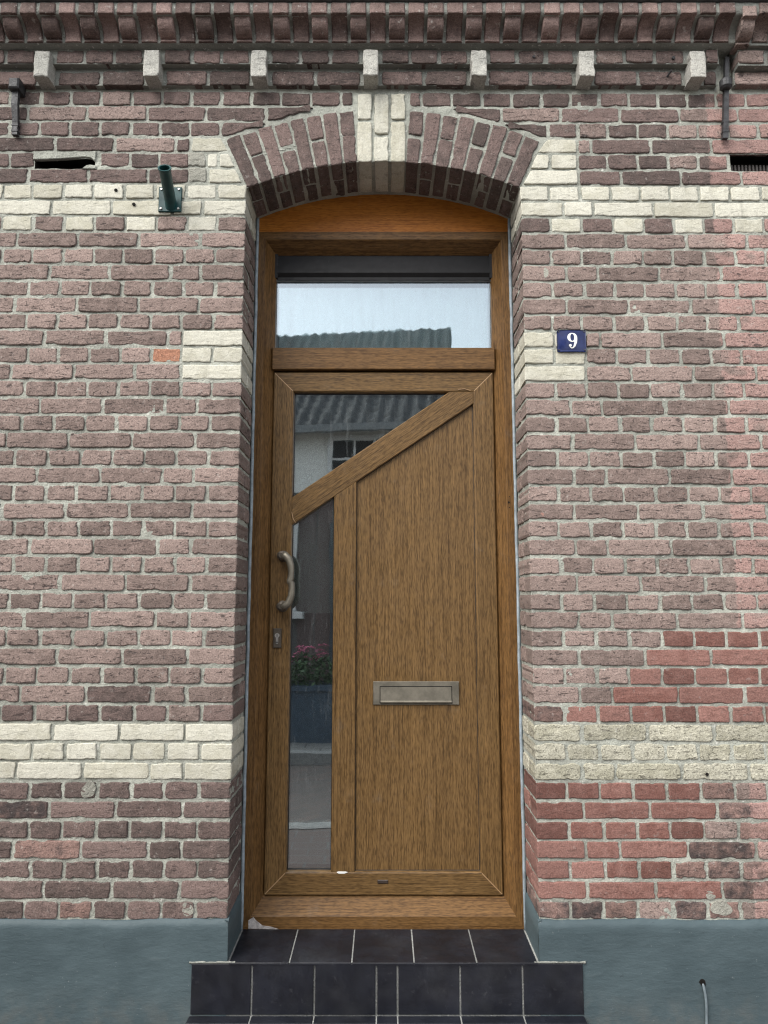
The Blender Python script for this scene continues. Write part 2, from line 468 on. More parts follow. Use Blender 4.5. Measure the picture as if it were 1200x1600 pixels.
M['glass'] = glass_mat('glass_coated', .36, (.72, .78, .76), .10)
M['glass_top'] = glass_mat('glass_rippled', .16, (.78, .84, .84), .16)
M['glass_far'] = glass_mat('glass_plain', .10, (.5, .55, .55), .05)
M['net'] = plain_mat('net_curtain', (.74, .76, .76), .9, var=.06, sc=80, bump=.2)
M['hall'] = plain_mat('hall_plaster', (.14, .14, .135), .9, var=.1, bump=.1)

# ------------------------------------------------------------------ the brick face: levels and opening
C_OLD = .14                                       # pavement level used below


def course_z(i, X):
    t = min(1, max(0, (X + .9) / 1.8))
    return (.46136 + .062323 * i) * (1 - t) + (.45962 + .062149 * i) * t - C_OLD


JAMB_L, JAMB_R = -.5065, .5015
BH = .0522                                        # brick height
AX, AZ, AR0, AR1 = -.0035, 1.831 - C_OLD, 1.241, 1.450    # centre and radii of the arch
SPRING = math.asin(.503 / AR0)
PLINTH_TOP = PZ(1437)
REVEAL = .22
Z_TOP = 3.365 - C_OLD                             # underside of the cornice


def arch_x(z, side):
    """inner limit in X of the wall bricks beside the arch at height z"""
    zs0, zs1 = AZ + AR0 * math.cos(SPRING), AZ + AR1 * math.cos(SPRING)
    if z <= zs0: return AX + side * (AR0 * math.sin(SPRING))
    if z <= zs1: return AX + side * (z - AZ) * math.tan(SPRING)
    r = AR1 + .010
    return AX + side * math.sqrt(max(.0, r * r - (z - AZ) ** 2))


house = tag(empty('brick_house'), 'purple-brown brick terraced house with cream bands and an arched brown front door', 'house')
neighbour = tag(empty('brick_house', None, (1.3, 0, 0)), 'paler pink brick house wall joining at the right edge beyond the iron anchor', 'house')
NEIGH_X = 1.30

# vent openings in the wall (x0, z0, x1, z1)
HOLE_L = (PX(54, 255), PZ(262.5), PX(148, 255), PZ(247))
HOLE_R = (PX(1142, 252), PZ(266), PX(1236, 252), PZ(240))


def axis_lines(a, b, step, must):
    L = sorted(set([a, b] + [q for q in must if a < q < b])); out = []
    for p, q in zip(L, L[1:]):
        k = max(1, int(round((q - p) / step)))
        out += [p + (q - p) * i / k for i in range(k)]
    return out + [L[-1]]


def mortar_sheet(x0, x1, holes, step, name, parent):
    must = [JAMB_L - .003, JAMB_R + .003] + [h[0] for h in holes] + [h[2] for h in holes]
    xs = np.array(axis_lines(x0, x1, step, must))
    zs = np.array(axis_lines(.20, 3.47, step * .8, [h[1] for h in holes] + [h[3] for h in holes] + [AZ + AR0 * math.cos(SPRING)]))
    XX, ZZ = np.meshgrid(xs, zs)
    YY = .0050 + .0014 * vnoise(XX * 70, ZZ * 70, 1) + .0022 * vnoise(XX * 22, ZZ * 22, 2) + .002 * vnoise(XX * 5, ZZ * 7, 4)
    keep = []
    nx = len(xs)
    for j in range(len(zs) - 1):
        zc = (zs[j] + zs[j + 1]) / 2
        for i in range(nx - 1):
            xc = (xs[i] + xs[i + 1]) / 2
            if JAMB_L - .003 < xc < JAMB_R + .003:
                if zc < AZ + AR0 * math.cos(SPRING): continue
                if math.hypot(xc - AX, zc - AZ) < AR0 + .10: continue
            if any(h[0] < xc < h[2] and h[1] < zc < h[3] for h in holes): continue
            k = j * nx + i
            keep.append((k, k + 1, k + nx + 1, k + nx))
    mb = MB(); mb.add(np.c_[XX.ravel(), YY.ravel(), ZZ.ravel()].tolist(), keep)
    return mb


wall_mb = mortar_sheet(-1.62, NEIGH_X, [HOLE_L, HOLE_R], .0095, 'wall', house)
wall_mb.add([(-3.6, .005, .2), (-1.62, .005, .2), (-1.62, .005, 3.47), (-3.6, .005, 3.47)], [(0, 1, 2, 3)])
# mortar behind the arch ring, its soffit and the two reveals
NA = 90
ring = []
for i in range(NA + 1):
    a = -SPRING + 2 * SPRING * i / NA
    for r in [AR0 + .003 + (AR1 - AR0 + .02) * k / 14 for k in range(15)]:
        x, z = AX + r * math.sin(a), AZ + r * math.cos(a)
        ring.append((x, .0050 + .0018 * float(vnoise(x * 70, z * 70, 1)) + .002 * float(vnoise(x * 22, z * 22, 2)), z))
wall_mb.add(ring, [(i * 15 + k, (i + 1) * 15 + k, (i + 1) * 15 + k + 1, i * 15 + k + 1) for i in range(NA) for k in range(14)])
soff = []
for i in range(NA + 1):
    a = -SPRING + 2 * SPRING * i / NA
    for k in range(13):
        y = .004 + (REVEAL + .06) * k / 12
        r = AR0 + .0050 + .0016 * float(vnoise(a * 90, y * 60, 8))
        soff.append((AX + r * math.sin(a), y, AZ + r * math.cos(a)))
wall_mb.add(soff, [(i * 13 + k, i * 13 + k + 1, (i + 1) * 13 + k + 1, (i + 1) * 13 + k) for i in range(NA) for k in range(12)])
for s, xj in ((-1, JAMB_L), (1, JAMB_R)):
    zs = [.20 + (2.86 - .20) * j / 330 for j in range(331)]; q = []
    for z in zs:
        for k in range(15):
            y = .004 + (REVEAL + .05) * k / 14
            q.append((xj + s * (.0058 + .0018 * float(vnoise(y * 70, z * 70, 11 + s)) + .0014 * float(vnoise(y * 20, z * 25, 15 + s))), y, z))
    wall_mb.add(q, [(j * 15 + k, j * 15 + k + 1, (j + 1) * 15 + k + 1, (j + 1) * 15 + k) for j in range(330) for k in range(14)])
wall = wall_mb.build('wall', M['mortar'], house, smooth=True)

nw = MB(); nb = mortar_sheet(NEIGH_X, 1.62, [HOLE_R], .0095, 'wall', neighbour)
nb.add([(1.62, .005, .2), (3.6, .005, .2), (3.6, .005, 3.47), (1.62, .005, 3.47)], [(0, 1, 2, 3)])
neigh_wall = nb.build('wall', M['mortar'], neighbour, smooth=True)

# ------------------------------------------------------------------ lay the courses
BRICKS = []                                       # dicts: poly, mat, depth, side face, ...


def lay(poly, mat, i, depth=.02, name='brick', rings=0, yoff=None):
    BRICKS.append(dict(poly=poly, mat=mat, depth=depth, name=name, rings=rings, y=rnd.uniform(-.0016, .0018) if yoff is None else yoff, row=i))


def red_kind(i, X):
    """which of the red bricks of this wall lies at course i and place X"""
    q = rnd.random()
    if X > .5:
        if i <= 6:
            if X > .98 + .1 * q: return 'sooty' if rnd.random() < .7 else 'pink'
            return 'red' if i > 0 else ('sooty' if q < .5 else 'pink')
        if 10 <= i <= 14:
            edge = .95 - .08 * (14 - i) + .05 * q
            if X > edge: return 'red'
            return 'sooty' if i == 10 else 'pink'
        if i >= 38: return 'purple' if q < .8 else 'pink'
        return 'pink'
    if i <= 6: return 'purple' if q < .9 else 'sooty'
    if i <= 11: return 'purple' if q < .3 else 'pink'
    if i >= 41: return 'purple' if q < .85 else 'pink'
    return 'pink'


HEADER, STRETCH, THREEQ, JOINT = .1020, .2125, .1558, .0094
for side in (-1, 1):
    xj = JAMB_L if side < 0 else JAMB_R
    for i in range(47):
        header = i % 2 == 0
        seq = []                                  # (length, kind or None, corner?)
        start = xj
        if i <= 40:
            if header: seq = [[HEADER, None] for _ in range(30)]
            elif i % 4 == 1: seq = [[THREEQ, None]] + [[STRETCH, None] for _ in range(14)]
            else: seq = [[THREEQ, None], [HEADER, None]] + [[STRETCH, None] for _ in range(14)]
            if i in (7, 8, 9):
                for q in seq: q[1] = 'cream' if side < 0 else 'cream_rough'
            if i in (39, 40):
                for q in seq: q[1] = 'cream'
            if i == 38:
                for k, q in enumerate(seq): q[1] = 'cream' if k % 2 else None
            if i == 30: seq[0][1] = seq[1][1] = 'cream'
            if i == 31:
                first = [[STRETCH, 'cream']] if side < 0 else [[HEADER, 'cream'], [HEADER - .001, 'cream']]
                seq = first + [[.0445, None]] + [[STRETCH, None] for _ in range(14)]
            if i == 29: seq = [[STRETCH, 'cream'], [THREEQ, None]] + [[STRETCH, None] for _ in range(14)]
            if side < 0 and i == 30: seq[2][1] = 'orange'
        elif i == 41:
            seq = ([['to', -.645, 'cream'], ['to', -.715, 'gap']] if side < 0 else [['to', .714, 'cream']]) + [[.143, None]] + [[STRETCH, None] for _ in range(14)]
        elif i == 42:
            seq = ([['to', -.607, 'cream'], ['to', -.652, 'cream'], ['to', -.717, 'gap']] if side < 0 else [['to', .61, 'cream'], ['to', .712, 'cream']]) + [[HEADER, None] for _ in range(30)]
        elif i == 43:
            seq = [['to', side * .713, 'cream'], [.0445, None]] + [[STRETCH, None] for _ in range(14)]
        elif i == 44:
            seq = [['to', side * .605, None]] + [[HEADER, None] for _ in range(30)]
        elif i == 45:
            seq = [['to', side * .434, None]] + [[STRETCH, None] for _ in range(14)]
        else:
            seq = [['to', -.156 if side < 0 else .137, None]] + [[HEADER, None] for _ in range(30)]
            start = -.117 if side < 0 else .098
        x = start
        for k, q in enumerate(seq):
            first_cut = q[0] == 'to'
            zc = course_z(i, x) ; jz = rnd.uniform(-.0012, .0012)
            z0, z1 = zc - BH / 2 + jz + rnd.uniform(-.001, .001), zc + BH / 2 + jz + rnd.uniform(-.001, .001)
            if first_cut:
                kind = q[2]; xe = q[1]
                if k == 0 and i < 46:
                    xb = arch_x(z0, side) + side * .008; xt = arch_x(min(z1, AZ + AR1 - .012), side) + side * .008
                    if i == 45: xt = side * max(abs(xt), .19)
                else: xb = xt = x
            else:
                kind = q[1]; ln = q[0] + rnd.uniform(-.003, .003); xe = x + side * ln; xb = xt = x
            jt = rnd.uniform(-.002, .002)
            nxt = xe + side * (JOINT + jt)
            if abs(x) > 3.55: break
            a = [(xb, z0), (xe + rnd.uniform(-.001, .001), z0), (xe + rnd.uniform(-.001, .001), z1), (xt, z1)]
            if side < 0: a = a[::-1]
            x = nxt
            if kind == 'gap': continue
            xm = (xb + xe) / 2
            lo, hi = min(p[0] for p in a), max(p[0] for p in a); cut = False
            for h in (HOLE_L, HOLE_R):
                if h[1] < zc < h[3] and lo < h[2] and hi > h[0]:
                    if h[0] + .02 > lo and hi > h[2] - .02: cut = True; break
                    if lo < h[0]: hi = h[0] - .002
                    else: lo = h[2] + .002
                    if hi - lo < .02: cut = True
                    a = rect(lo, z0, hi, z1)
            if cut: continue
            mat = kind or red_kind(i, xm)
            if hi > 1.08 and mat in ('purple', 'pink', 'sooty'): mat += '_cleaned'
            if mat == 'cream' and xm > 1.34: mat = 'cream'
            nm = 'cream_brick' if mat.startswith('cream') else 'brick'
            if k == 0 and i <= 40:
                lay(a, mat, i, .20 if header else .098, nm, rings=5 if header else 2, yoff=0)
                # the second brick in the reveal of a stretcher course
                if not header or True:
                    pass
                BRICKS[-1]['corner'] = side
                if not header:
                    BRICKS.append(dict(reveal=side, y0=.110, y1=.206, z0=z0, z1=z1, mat=mat, name=nm, row=i))
            else:
                lay(a, mat, i, .02, nm)


cache = {}


def shared(kind, var, mat):
    w = dict(h=HEADER, s=STRETCH, q=THREEQ)[kind]
    key = (kind, var, mat)
    if key not in cache:
        base = (kind, var)
        v, f, e = brick_geo(rect(-w / 2, -BH / 2, w / 2, BH / 2), .02, hash((ord(kind), var)) % 9973, 1.25 if mat in ('cream_rough', 'sooty') else .75 if mat in ('red', 'cream') else 1.0)
        me = bpy.data.meshes.new('brick_' + mat); me.from_pydata(v, [], f); me.materials.append(M[mat])
        at = me.attributes.new('edge', 'FLOAT', 'POINT'); at.data.foreach_set('value', e)
        me.update(); cache[key] = me
    return cache[key], w


def seen_area(b):
    """size in the photograph of the part of the brick that falls inside it"""
    if 'reveal' in b: return 0
    ps = [project(x, 0, z) for x, z in b['poly']]
    x0, x1 = max(0, min(p[0] for p in ps)), min(1200, max(p[0] for p in ps))
    y0, y1 = max(0, min(p[1] for p in ps)), min(1600, max(p[1] for p in ps))
    return max(0, x1 - x0) * max(0, y1 - y0)


SEED = [100]


def emit(b, parent, mb=None, slots=None):
    """one brick, as an object of its own or into the joined mesh mb"""
    SEED[0] += 1
    if 'reveal' in b:
        s = b['reveal']; xj = JAMB_L if s < 0 else JAMB_R
        poly = rect(b['y0'], b['z0'], b['y1'], b['z1'])
        v, f, e = brick_geo(poly, .02, SEED[0])
        v = [(xj + s * p[1], p[0], p[2]) for p in v]
        if s > 0: f = [q[::-1] for q in f]
    else:
        xs = [p[0] for p in b['poly']]; zs = [p[1] for p in b['poly']]
        w, h = max(xs) - min(xs), max(zs) - min(zs)
        c = ((max(xs) + min(xs)) / 2, b['y'], (max(zs) + min(zs)) / 2)
        isrect = abs(b['poly'][0][0] - b['poly'][3][0]) < .004
        if mb is None and isrect and b['depth'] <= .021:
            k = 'h' if abs(w - HEADER) < .012 else 's' if abs(w - STRETCH) < .02 else 'q' if abs(w - THREEQ) < .02 else None
            if k:
                me, w0 = shared(k, rnd.randrange(9), b['mat'])
                o = bpy.data.objects.new(b['name'], me); link(o, parent, c)
                o.scale = ((w / w0) * rnd.choice((1, 1, -1)) if False else w / w0, 1, h / BH)
                o.rotation_euler = (R(rnd.uniform(-.5, .5)), R(rnd.uniform(-.35, .35)), R(rnd.uniform(-.4, .4)))
                return o
        rough = 1.25 if b['mat'] in ('cream_rough', 'sooty', 'sooty_cleaned') else .75 if b['mat'] in ('red', 'cream') else 1.0
        v, f, e = brick_geo(b['poly'], b['depth'], SEED[0], rough, rings=b.get('rings', 0))
        v = [(p[0], p[1] + b['y'], p[2]) for p in v]
    if mb is not None:
        mb.add(v, f, e, slots.index(b['mat'])); return None
    m1 = MB(); m1.add(v, f, e)
    c = [sum(p[k] for p in v) / len(v) for k in range(3)]
    return m1.build(b['name'], M[b['mat']], parent, c)


for par, root, test in ((wall, house, lambda X: X <= NEIGH_X), (neigh_wall, neighbour, lambda X: X > NEIGH_X)):
    mine = [b for b in BRICKS if test(0 if 'reveal' in b else sum(p[0] for p in b['poly']) / 4)]
    reds = sorted([b for b in mine if b['name'] == 'brick'], key=seen_area, reverse=True)
    creams = [b for b in mine if b['name'] == 'cream_brick']
    single = [b for b in reds[:300] if seen_area(b) > 150] + [b for b in creams if seen_area(b) > 60]
    ids = {id(b) for b in single}
    for b in single: emit(b, par)
    rest = [b for b in mine if id(b) not in ids]
    slots = sorted({b['mat'] for b in rest}); mb = MB()
    for b in rest: emit(b, par, mb, slots)
    if rest: tag(mb.build('brickwork', [M[s] for s in slots], root), kind='stuff')

# ------------------------------------------------------------------ the arch over the door
key_half = 3.9 / 180 * math.pi
KX0, KX1 = -.103, .084
aL = math.asin((KX0 - AX) / (AR0 + .1)); aR = math.asin((KX1 - AX) / (AR0 + .1))
arch_back = MB(); seed = 5000
for side in (-1, 1):
    a_in = (aL if side < 0 else aR); a_out = side * SPRING
    for k in range(8):
        b0 = a_in + (a_out - a_in) * k / 8; b1 = a_in + (a_out - a_in) * (k + 1) / 8
        g = .0046 / (AR0 + .1) * side
        b0 += g; b1 -= g
        def quad(r0, r1):
            pts = [(AX + r * math.sin(a), AZ + r * math.cos(a)) for a, r in ((b0, r0), (b1, r0), (b1, r1), (b0, r1))]
            return pts if side > 0 else pts[::-1]
        full = k % 2 == 1
        segs = [(AR0, AR1)] if full else [(AR0, AR0 + .099 + rnd.uniform(-.01, .01)), (AR0 + .111, AR1 - .004)]
        for r0, r1 in segs:
            seed += 1
            v, f, e = brick_geo(quad(r0 + rnd.uniform(-.001, .001), r1 + rnd.uniform(-.004, .003)), .098 if full else .198, seed, 1.0, rings=2)
            yo = rnd.uniform(-.0015, .0015); v = [(p[0], p[1] + yo, p[2]) for p in v]
            mb = MB().add(v, f, e); c = [sum(p[q] for p in v) / len(v) for q in range(3)]
            mb.build('arch_brick', M['purple'], wall, c)
        if full:
            seed += 1; v, f, e = brick_geo(quad(AR0 + .001, AR0 + .05), .098, seed)
            arch_back.add([(p[0], p[1] + .110, p[2]) for p in v], f, e)
tag(arch_back.build('brickwork', M['purple'], house), kind='stuff')
kw = (KX1 - KX0) / 3
for k in range(3):
    x0 = KX0 + kw * k + .005; x1 = KX0 + kw * (k + 1) - .005
    zt = Z_TOP - .022; zb = AZ + AR0 - .001
    cuts = [zb, zb + (.165 if k != 1 else .105), zt]
    for q in range(2):
        seed += 1
        v, f, e = brick_geo(rect(x0, cuts[q] + (.005 if q else 0), x1, cuts[q + 1] - (.006 if not q else 0)), .20, seed, .9, rings=3)
        v = [(p[0], p[1] - .002, p[2]) for p in v]
        MB().add(v, f, e).build('keystone_brick', M['cream'], wall, [sum(p[c] for p in v) / len(v) for c in range(3)])

# mortar repairs spread over the face
def blob(cx, cz, rx, rz, sd, mat, y=-.0005, name='mortar_patch'):
    n = 22; v = []; f = []
    for k in range(n):
        a = 2 * math.pi * k / n; q = 1 + .12 * math.sin(2 * a + sd) + .07 * math.sin(3 * a + sd * 2.3) + .04 * math.sin(5 * a + sd)
        v.append((cx + rx * q * math.cos(a), .008, cz + rz * q * math.sin(a)))
    for k in range(n):
        a = 2 * math.pi * k / n; q = .93 * (1 + .12 * math.sin(2 * a + sd) + .07 * math.sin(3 * a + sd * 2.3) + .04 * math.sin(5 * a + sd))
        v.append((cx + rx * q * math.cos(a), y - .0004, cz + rz * q * math.sin(a)))
    v.append((cx, y - .0006, cz))
    for k in range(n):
        j = (k + 1) % n; f += [(k, j, n + j, n + k), (n + k, n + j, 2 * n)]
    return MB().add(v, f).build(name, mat, wall, (cx, 0, cz))


for (x, y, rx, rz, mt) in ((395 / 2.857, 1080 + 440 / 2.857, .026, .027, 'patch'), (1127, 1419, .034, .026, 'patch'), (1110, 1399, .018, .013, 'patch'),
                           (853, 426, .011, .018, 'patch'), (293, 1421, .022, .020, 'patch')):
    X, Z = P(x, y); blob(X, Z, rx, rz, int(x), M[mt])
for k, pp in enumerate(([(293, 259.5), (321, 259.5), (320, 238), (293, 237.5)], [(293, 284), (323.5, 284), (322, 261.5), (293, 261.5)])):
    v, f, e = brick_geo([P(*a) for a in pp], .02, 880 + k, 1.2); v = [(a[0], a[1] + .0005, a[2]) for a in v]
    MB().add(v, f).build('mortar_patch', M['patch'], wall, v[0])
def lump(pts, mat, name, y0=-.003):
    MB().prism([P(*p) for p in pts], y0, .012, .002).build(name, M[mat], wall, (P(*pts[0])[0], 0, P(*pts[0])[1]))


lump([(52, 249.5), (90, 248.5), (132, 245.5), (142, 246.5), (149, 252), (150.5, 236.5), (110, 238), (53, 237)], 'mortar', 'mortar_patch')
lump([(128, 264), (150, 264), (150, 259), (141, 257.5), (135, 258.5)], 'mortar', 'mortar_patch')

# ------------------------------------------------------------------ cornice: stretcher course, header course, dentils, moulded bricks, gutter
P1, P2, PB, P3, P4 = .020, .045, .068, .076, .138
cz0 = 3.3634 - C_OLD
core = MB()
X0, X1 = -3.6, PX(1124, 95, -.045)
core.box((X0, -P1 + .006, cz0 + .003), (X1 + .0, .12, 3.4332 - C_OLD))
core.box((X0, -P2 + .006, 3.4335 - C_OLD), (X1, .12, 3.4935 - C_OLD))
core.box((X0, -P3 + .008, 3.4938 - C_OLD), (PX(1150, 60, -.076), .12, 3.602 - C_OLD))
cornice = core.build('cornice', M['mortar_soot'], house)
ncore = MB()
NX0 = PX(1153, 95, -.055)
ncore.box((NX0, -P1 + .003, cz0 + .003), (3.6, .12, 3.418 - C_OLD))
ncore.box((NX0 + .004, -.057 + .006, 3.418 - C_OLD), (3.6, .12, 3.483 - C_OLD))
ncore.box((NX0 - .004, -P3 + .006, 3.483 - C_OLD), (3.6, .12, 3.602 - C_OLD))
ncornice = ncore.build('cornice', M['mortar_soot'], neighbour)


def loose(poly, y0, depth, mat, name, parent, sd, rough=1.0):
    v, f, e = brick_geo(poly, depth, sd, rough, rings=1)
    v = [(p[0], p[1] + y0, p[2]) for p in v]
    # the back ring is hidden; the underside belongs to the outline walls
    return MB().add(v, f, e).build(name, M[mat], parent, [sum(p[q] for p in v) / len(v) for q in range(3)])


dent_px = [64 - 171 * k for k in range(8, 0, -1)] + [64, 236, 404, 579, 749, 917, 1091]
dent = [PX(x, 98, -PB) for x in dent_px]
DW = .0565
cz = dict(b47=(3.3655 - C_OLD, 3.4215 - C_OLD), b48=(3.4345 - C_OLD, 3.4865 - C_OLD))
hidden = MB(); hslots = ['purple', 'pink', 'moulded', 'dentil']


def cornice_piece(poly, y0, depth, mat, name, parent, rough=1.0):
    global seed
    seed += 1
    xc = sum(p[0] for p in poly) / len(poly)
    if abs(xc) < 1.62: return loose(poly, y0, depth, mat, name, parent, seed, rough)
    v, f, e = brick_geo(poly, depth, seed, rough)
    hidden.add([(p[0], p[1] + y0, p[2]) for p in v], f, e, hslots.index(mat))


for k, X in enumerate(dent):
    tz = rnd.uniform(-.003, .003)
    cornice_piece(rect(X - DW / 2, 3.3625 - C_OLD + tz, X + DW / 2, 3.4675 - C_OLD + tz), -PB + rnd.uniform(-.004, .004), .075, 'dentil', 'dentil_block', cornice, .9)
    a = X + DW / 2 + .014
    b = (dent[k + 1] - DW / 2 - .014) if k + 1 < len(dent) else X1 - .004
    nh = 3 if k + 1 < len(dent) else 1
    for q in range(nh):
        w = (b - a - .012 * (nh - 1)) / nh; x0 = a + q * (w + .012)
        z0, z1 = cz['b48']
        cornice_piece(rect(x0, z0 + rnd.uniform(-.001, .002), x0 + w, z1 + rnd.uniform(-.002, .001)), -P2 + rnd.uniform(-.003, .003), .06, 'pink' if (k == len(dent) - 2 and q == 0) else 'purple', 'corbel_brick', cornice)
    nh = 2 if nh == 3 else 1
    for q in range(nh):
        w = (b - a - .012 * (nh - 1)) / nh; x0 = a + q * (w + .012)
        z0, z1 = cz['b47']
        cornice_piece(rect(x0, z0 + rnd.uniform(-.001, .002), x0 + w, z1 + rnd.uniform(-.002, .001)), -P1 + rnd.uniform(-.002, .002), .04, 'purple', 'corbel_brick', cornice)
x = NX0
for q in range(16):
    w = .107; cornice_piece(rect(x + .003, 3.425 - C_OLD, x + w - .009, 3.476 - C_OLD), -.057, .06, 'pink', 'corbel_brick', ncornice); x += w
x = NX0 + .002
for q in range(9):
    w = .205; cornice_piece(rect(x, 3.3655 - C_OLD, x + w - .012, 3.415 - C_OLD), -P1 - .003, .04, 'pink', 'corbel_brick', ncornice); x += w


def moulded(X, w, z0, kind, mat, parent, name='moulded_brick', dz=0.0):
    """a brick on edge with a lip and a hollow ('cavetto') or rounded ('ovolo') face below it"""
    prof = []
    zb, zl, zt = 3.494 - C_OLD + dz, 3.5535 - C_OLD + dz, 3.5975 - C_OLD + dz
    N = 9
    for k in range(N):
        t = k / (N - 1)
        if kind == 'cavetto':
            y = -P3 - (P4 - P3 - .004) * (1 - math.cos(t * math.pi / 2)) ; z = zb + .010 + (zl - zb - .010) * math.sin(t * math.pi / 2)
        else:
            y = -P3 + .004 - (P4 - P3 - .012) * math.sin(t * math.pi / 2); z = zb + .012 + (zl - zb - .016) * (1 - math.cos(t * math.pi / 2))
        prof.append((y, z))
    prof = [(-P3 + .05, zb), (-P3 - .001, zb)] + prof
    if kind == 'ovolo': prof += [(-P4 + .014, zl + .001)]
    prof += [(-P4, zl + .001), (-P4 - .001, zl + .004), (-P4 + .001, zt - .003), (-P4 + .004, zt), (.05, zt)]
    g = random.Random(int(X * 10000)); v = []; e = []
    xs = [0, .004, w * .35, w * .7, w - .004, w]
    for q, xx in enumerate(xs):
        edge = q in (0, len(xs) - 1)
        for (y, z) in prof:
            v.append((X + xx + g.uniform(-.0008, .0008), y + (.004 if edge and y < -.03 else 0) + g.uniform(-.0007, .0007), z + g.uniform(-.0006, .0006))); e.append(1.0 if edge else .1)
    m = len(prof)
    f = [(q * m + k, (q + 1) * m + k, (q + 1) * m + k + 1, q * m + k + 1) for q in range(len(xs) - 1) for k in range(m - 1)]
    f += [tuple(range(m)), tuple(range((len(xs)) * m - 1, (len(xs) - 1) * m - 1, -1))]
    if abs(X) < 1.62: return MB().add(v, f, e).build(name, M[mat], parent, (X + w / 2, -P3, zb))
    hidden.add(v, f, e, hslots.index(mat))


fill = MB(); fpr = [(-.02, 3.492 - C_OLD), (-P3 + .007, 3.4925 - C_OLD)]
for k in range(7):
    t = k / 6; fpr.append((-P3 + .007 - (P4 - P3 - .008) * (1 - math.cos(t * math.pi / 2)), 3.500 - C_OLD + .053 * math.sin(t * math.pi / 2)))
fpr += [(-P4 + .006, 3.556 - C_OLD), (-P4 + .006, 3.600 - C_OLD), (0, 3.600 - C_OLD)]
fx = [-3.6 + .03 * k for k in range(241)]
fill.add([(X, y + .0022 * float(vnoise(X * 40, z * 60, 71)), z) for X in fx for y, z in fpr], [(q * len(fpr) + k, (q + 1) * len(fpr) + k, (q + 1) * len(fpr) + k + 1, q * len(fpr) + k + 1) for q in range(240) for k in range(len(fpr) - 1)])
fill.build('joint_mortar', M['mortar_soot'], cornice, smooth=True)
x = PX(1143, 40, -.1); k = 0
while x > -3.5:
    w = .0575
    moulded(x - w, w, 0, 'cavetto' if k % 2 == 0 else 'ovolo', 'moulded', cornice); x -= .0700 + rnd.uniform(-.0008, .0008); k += 1
x = PX(1180, 40, -.1)
moulded(x - .060, .050, 0, 'ovolo', 'pink', ncornice, dz=-.012)
k = 0
while x < 3.5:
    moulded(x, .057, 0, 'cavetto' if k % 2 == 0 else 'ovolo', 'moulded' if k else 'pink', ncornice); x += .070; k += 1
tag(hidden.build('brickwork', [M[s] for s in hslots], house), kind='stuff')
ob = MB()
gt = 3.603 - C_OLD
ob.box((-3.6, -P4 - .004, gt), (3.6, .12, gt + .012)); ob.box((-3.6, -P4 - .02, gt + .0125), (3.6, -.06, gt + .11))
gutter = ob.build('gutter', plain_mat('gutter_zinc', (.10, .103, .106), .6, .2, var=.2, bump=.1), house)
MB().add([(-3.6, -.06, gt + .10), (3.6, -.06, gt + .10), (3.6, 4.5, gt + 4.2), (-3.6, 4.5, gt + 4.2)], [(0, 1, 2, 3)]).build('roof', plain_mat('roof_tile_dark', (.05, .045, .045), .8), house)

# old screws and drill holes left in the cornice and the bands
def stud(x, y, Y, r, out, mat='iron', name='screw', tilt=(0, 0)):
    X, Z = P(x, y, Y)
    MB().tube([(X, Y + .01, Z), (X + tilt[0], Y - out, Z + tilt[1])], r, 10).build(name, M[mat], cornice if Z > Z_TOP else wall, (X, Y, Z))


stud(1041, 121, -.02, .004, .022, tilt=(.012, .012)); stud(954, 121, -.02, .006, .002); stud(834, 89, -.045, .005, .003)
stud(1006, 87, -.045, .006, .002, 'dark'); stud(1052, 91, -.045, .006, .004); stud(181, 297, -.003, .006, .0015, 'dark', 'drill_hole'); stud(209, 319, -.003, .006, .0015, 'dark', 'drill_hole')
stud(1105, 1210, -.003, .005, .0015, 'dark', 'drill_hole')

# cavities behind the vent openings
for h, nm in ((HOLE_L, 'vent_cavity'), (HOLE_R, 'vent_cavity')):
    x0, z0, x1, z1 = h; z1 += .004
    v = [(x0, .003, z0), (x1, .003, z0), (x1, .003, z1), (x0, .003, z1), (x0, .12, z0), (x1, .12, z0), (x1, .12, z1), (x0, .12, z1)]
    MB().add(v, [(0, 1, 5, 4), (1, 2, 6, 5), (2, 3, 7, 6), (3, 0, 4, 7), (4, 5, 6, 7)]).build(nm, M['dark'], wall, ((x0 + x1) / 2, .06, z0))

# ------------------------------------------------------------------ plinth
pl = MB()
def plinth_run(x0, x1, inner):
    n = int((x1 - x0) / .02); nz = 18; v = []; f = []
    for i in range(n + 1):
        X = x0 + (x1 - x0) * i / n
        zt = PLINTH_TOP + .0022 * float(vnoise(X * 30, 1, 31)) + .003 * float(vnoise(X * 7, 1, 32))
        for k in range(nz + 1):
            Z = -.09 + (zt + .09) * k / nz
            v.append((X, -.011 + .0016 * float(vnoise(X * 18, Z * 22, 33)) + .0022 * float(vnoise(X * 5, Z * 7, 34)) + (.004 if k == nz else 0), Z))
        v.append((X, .012, zt + .002))
    m = nz + 2
    f = [(i * m + k, (i + 1) * m + k, (i + 1) * m + k + 1, i * m + k + 1) for i in range(n) for k in range(m - 1)]
    pl.add(v, f)


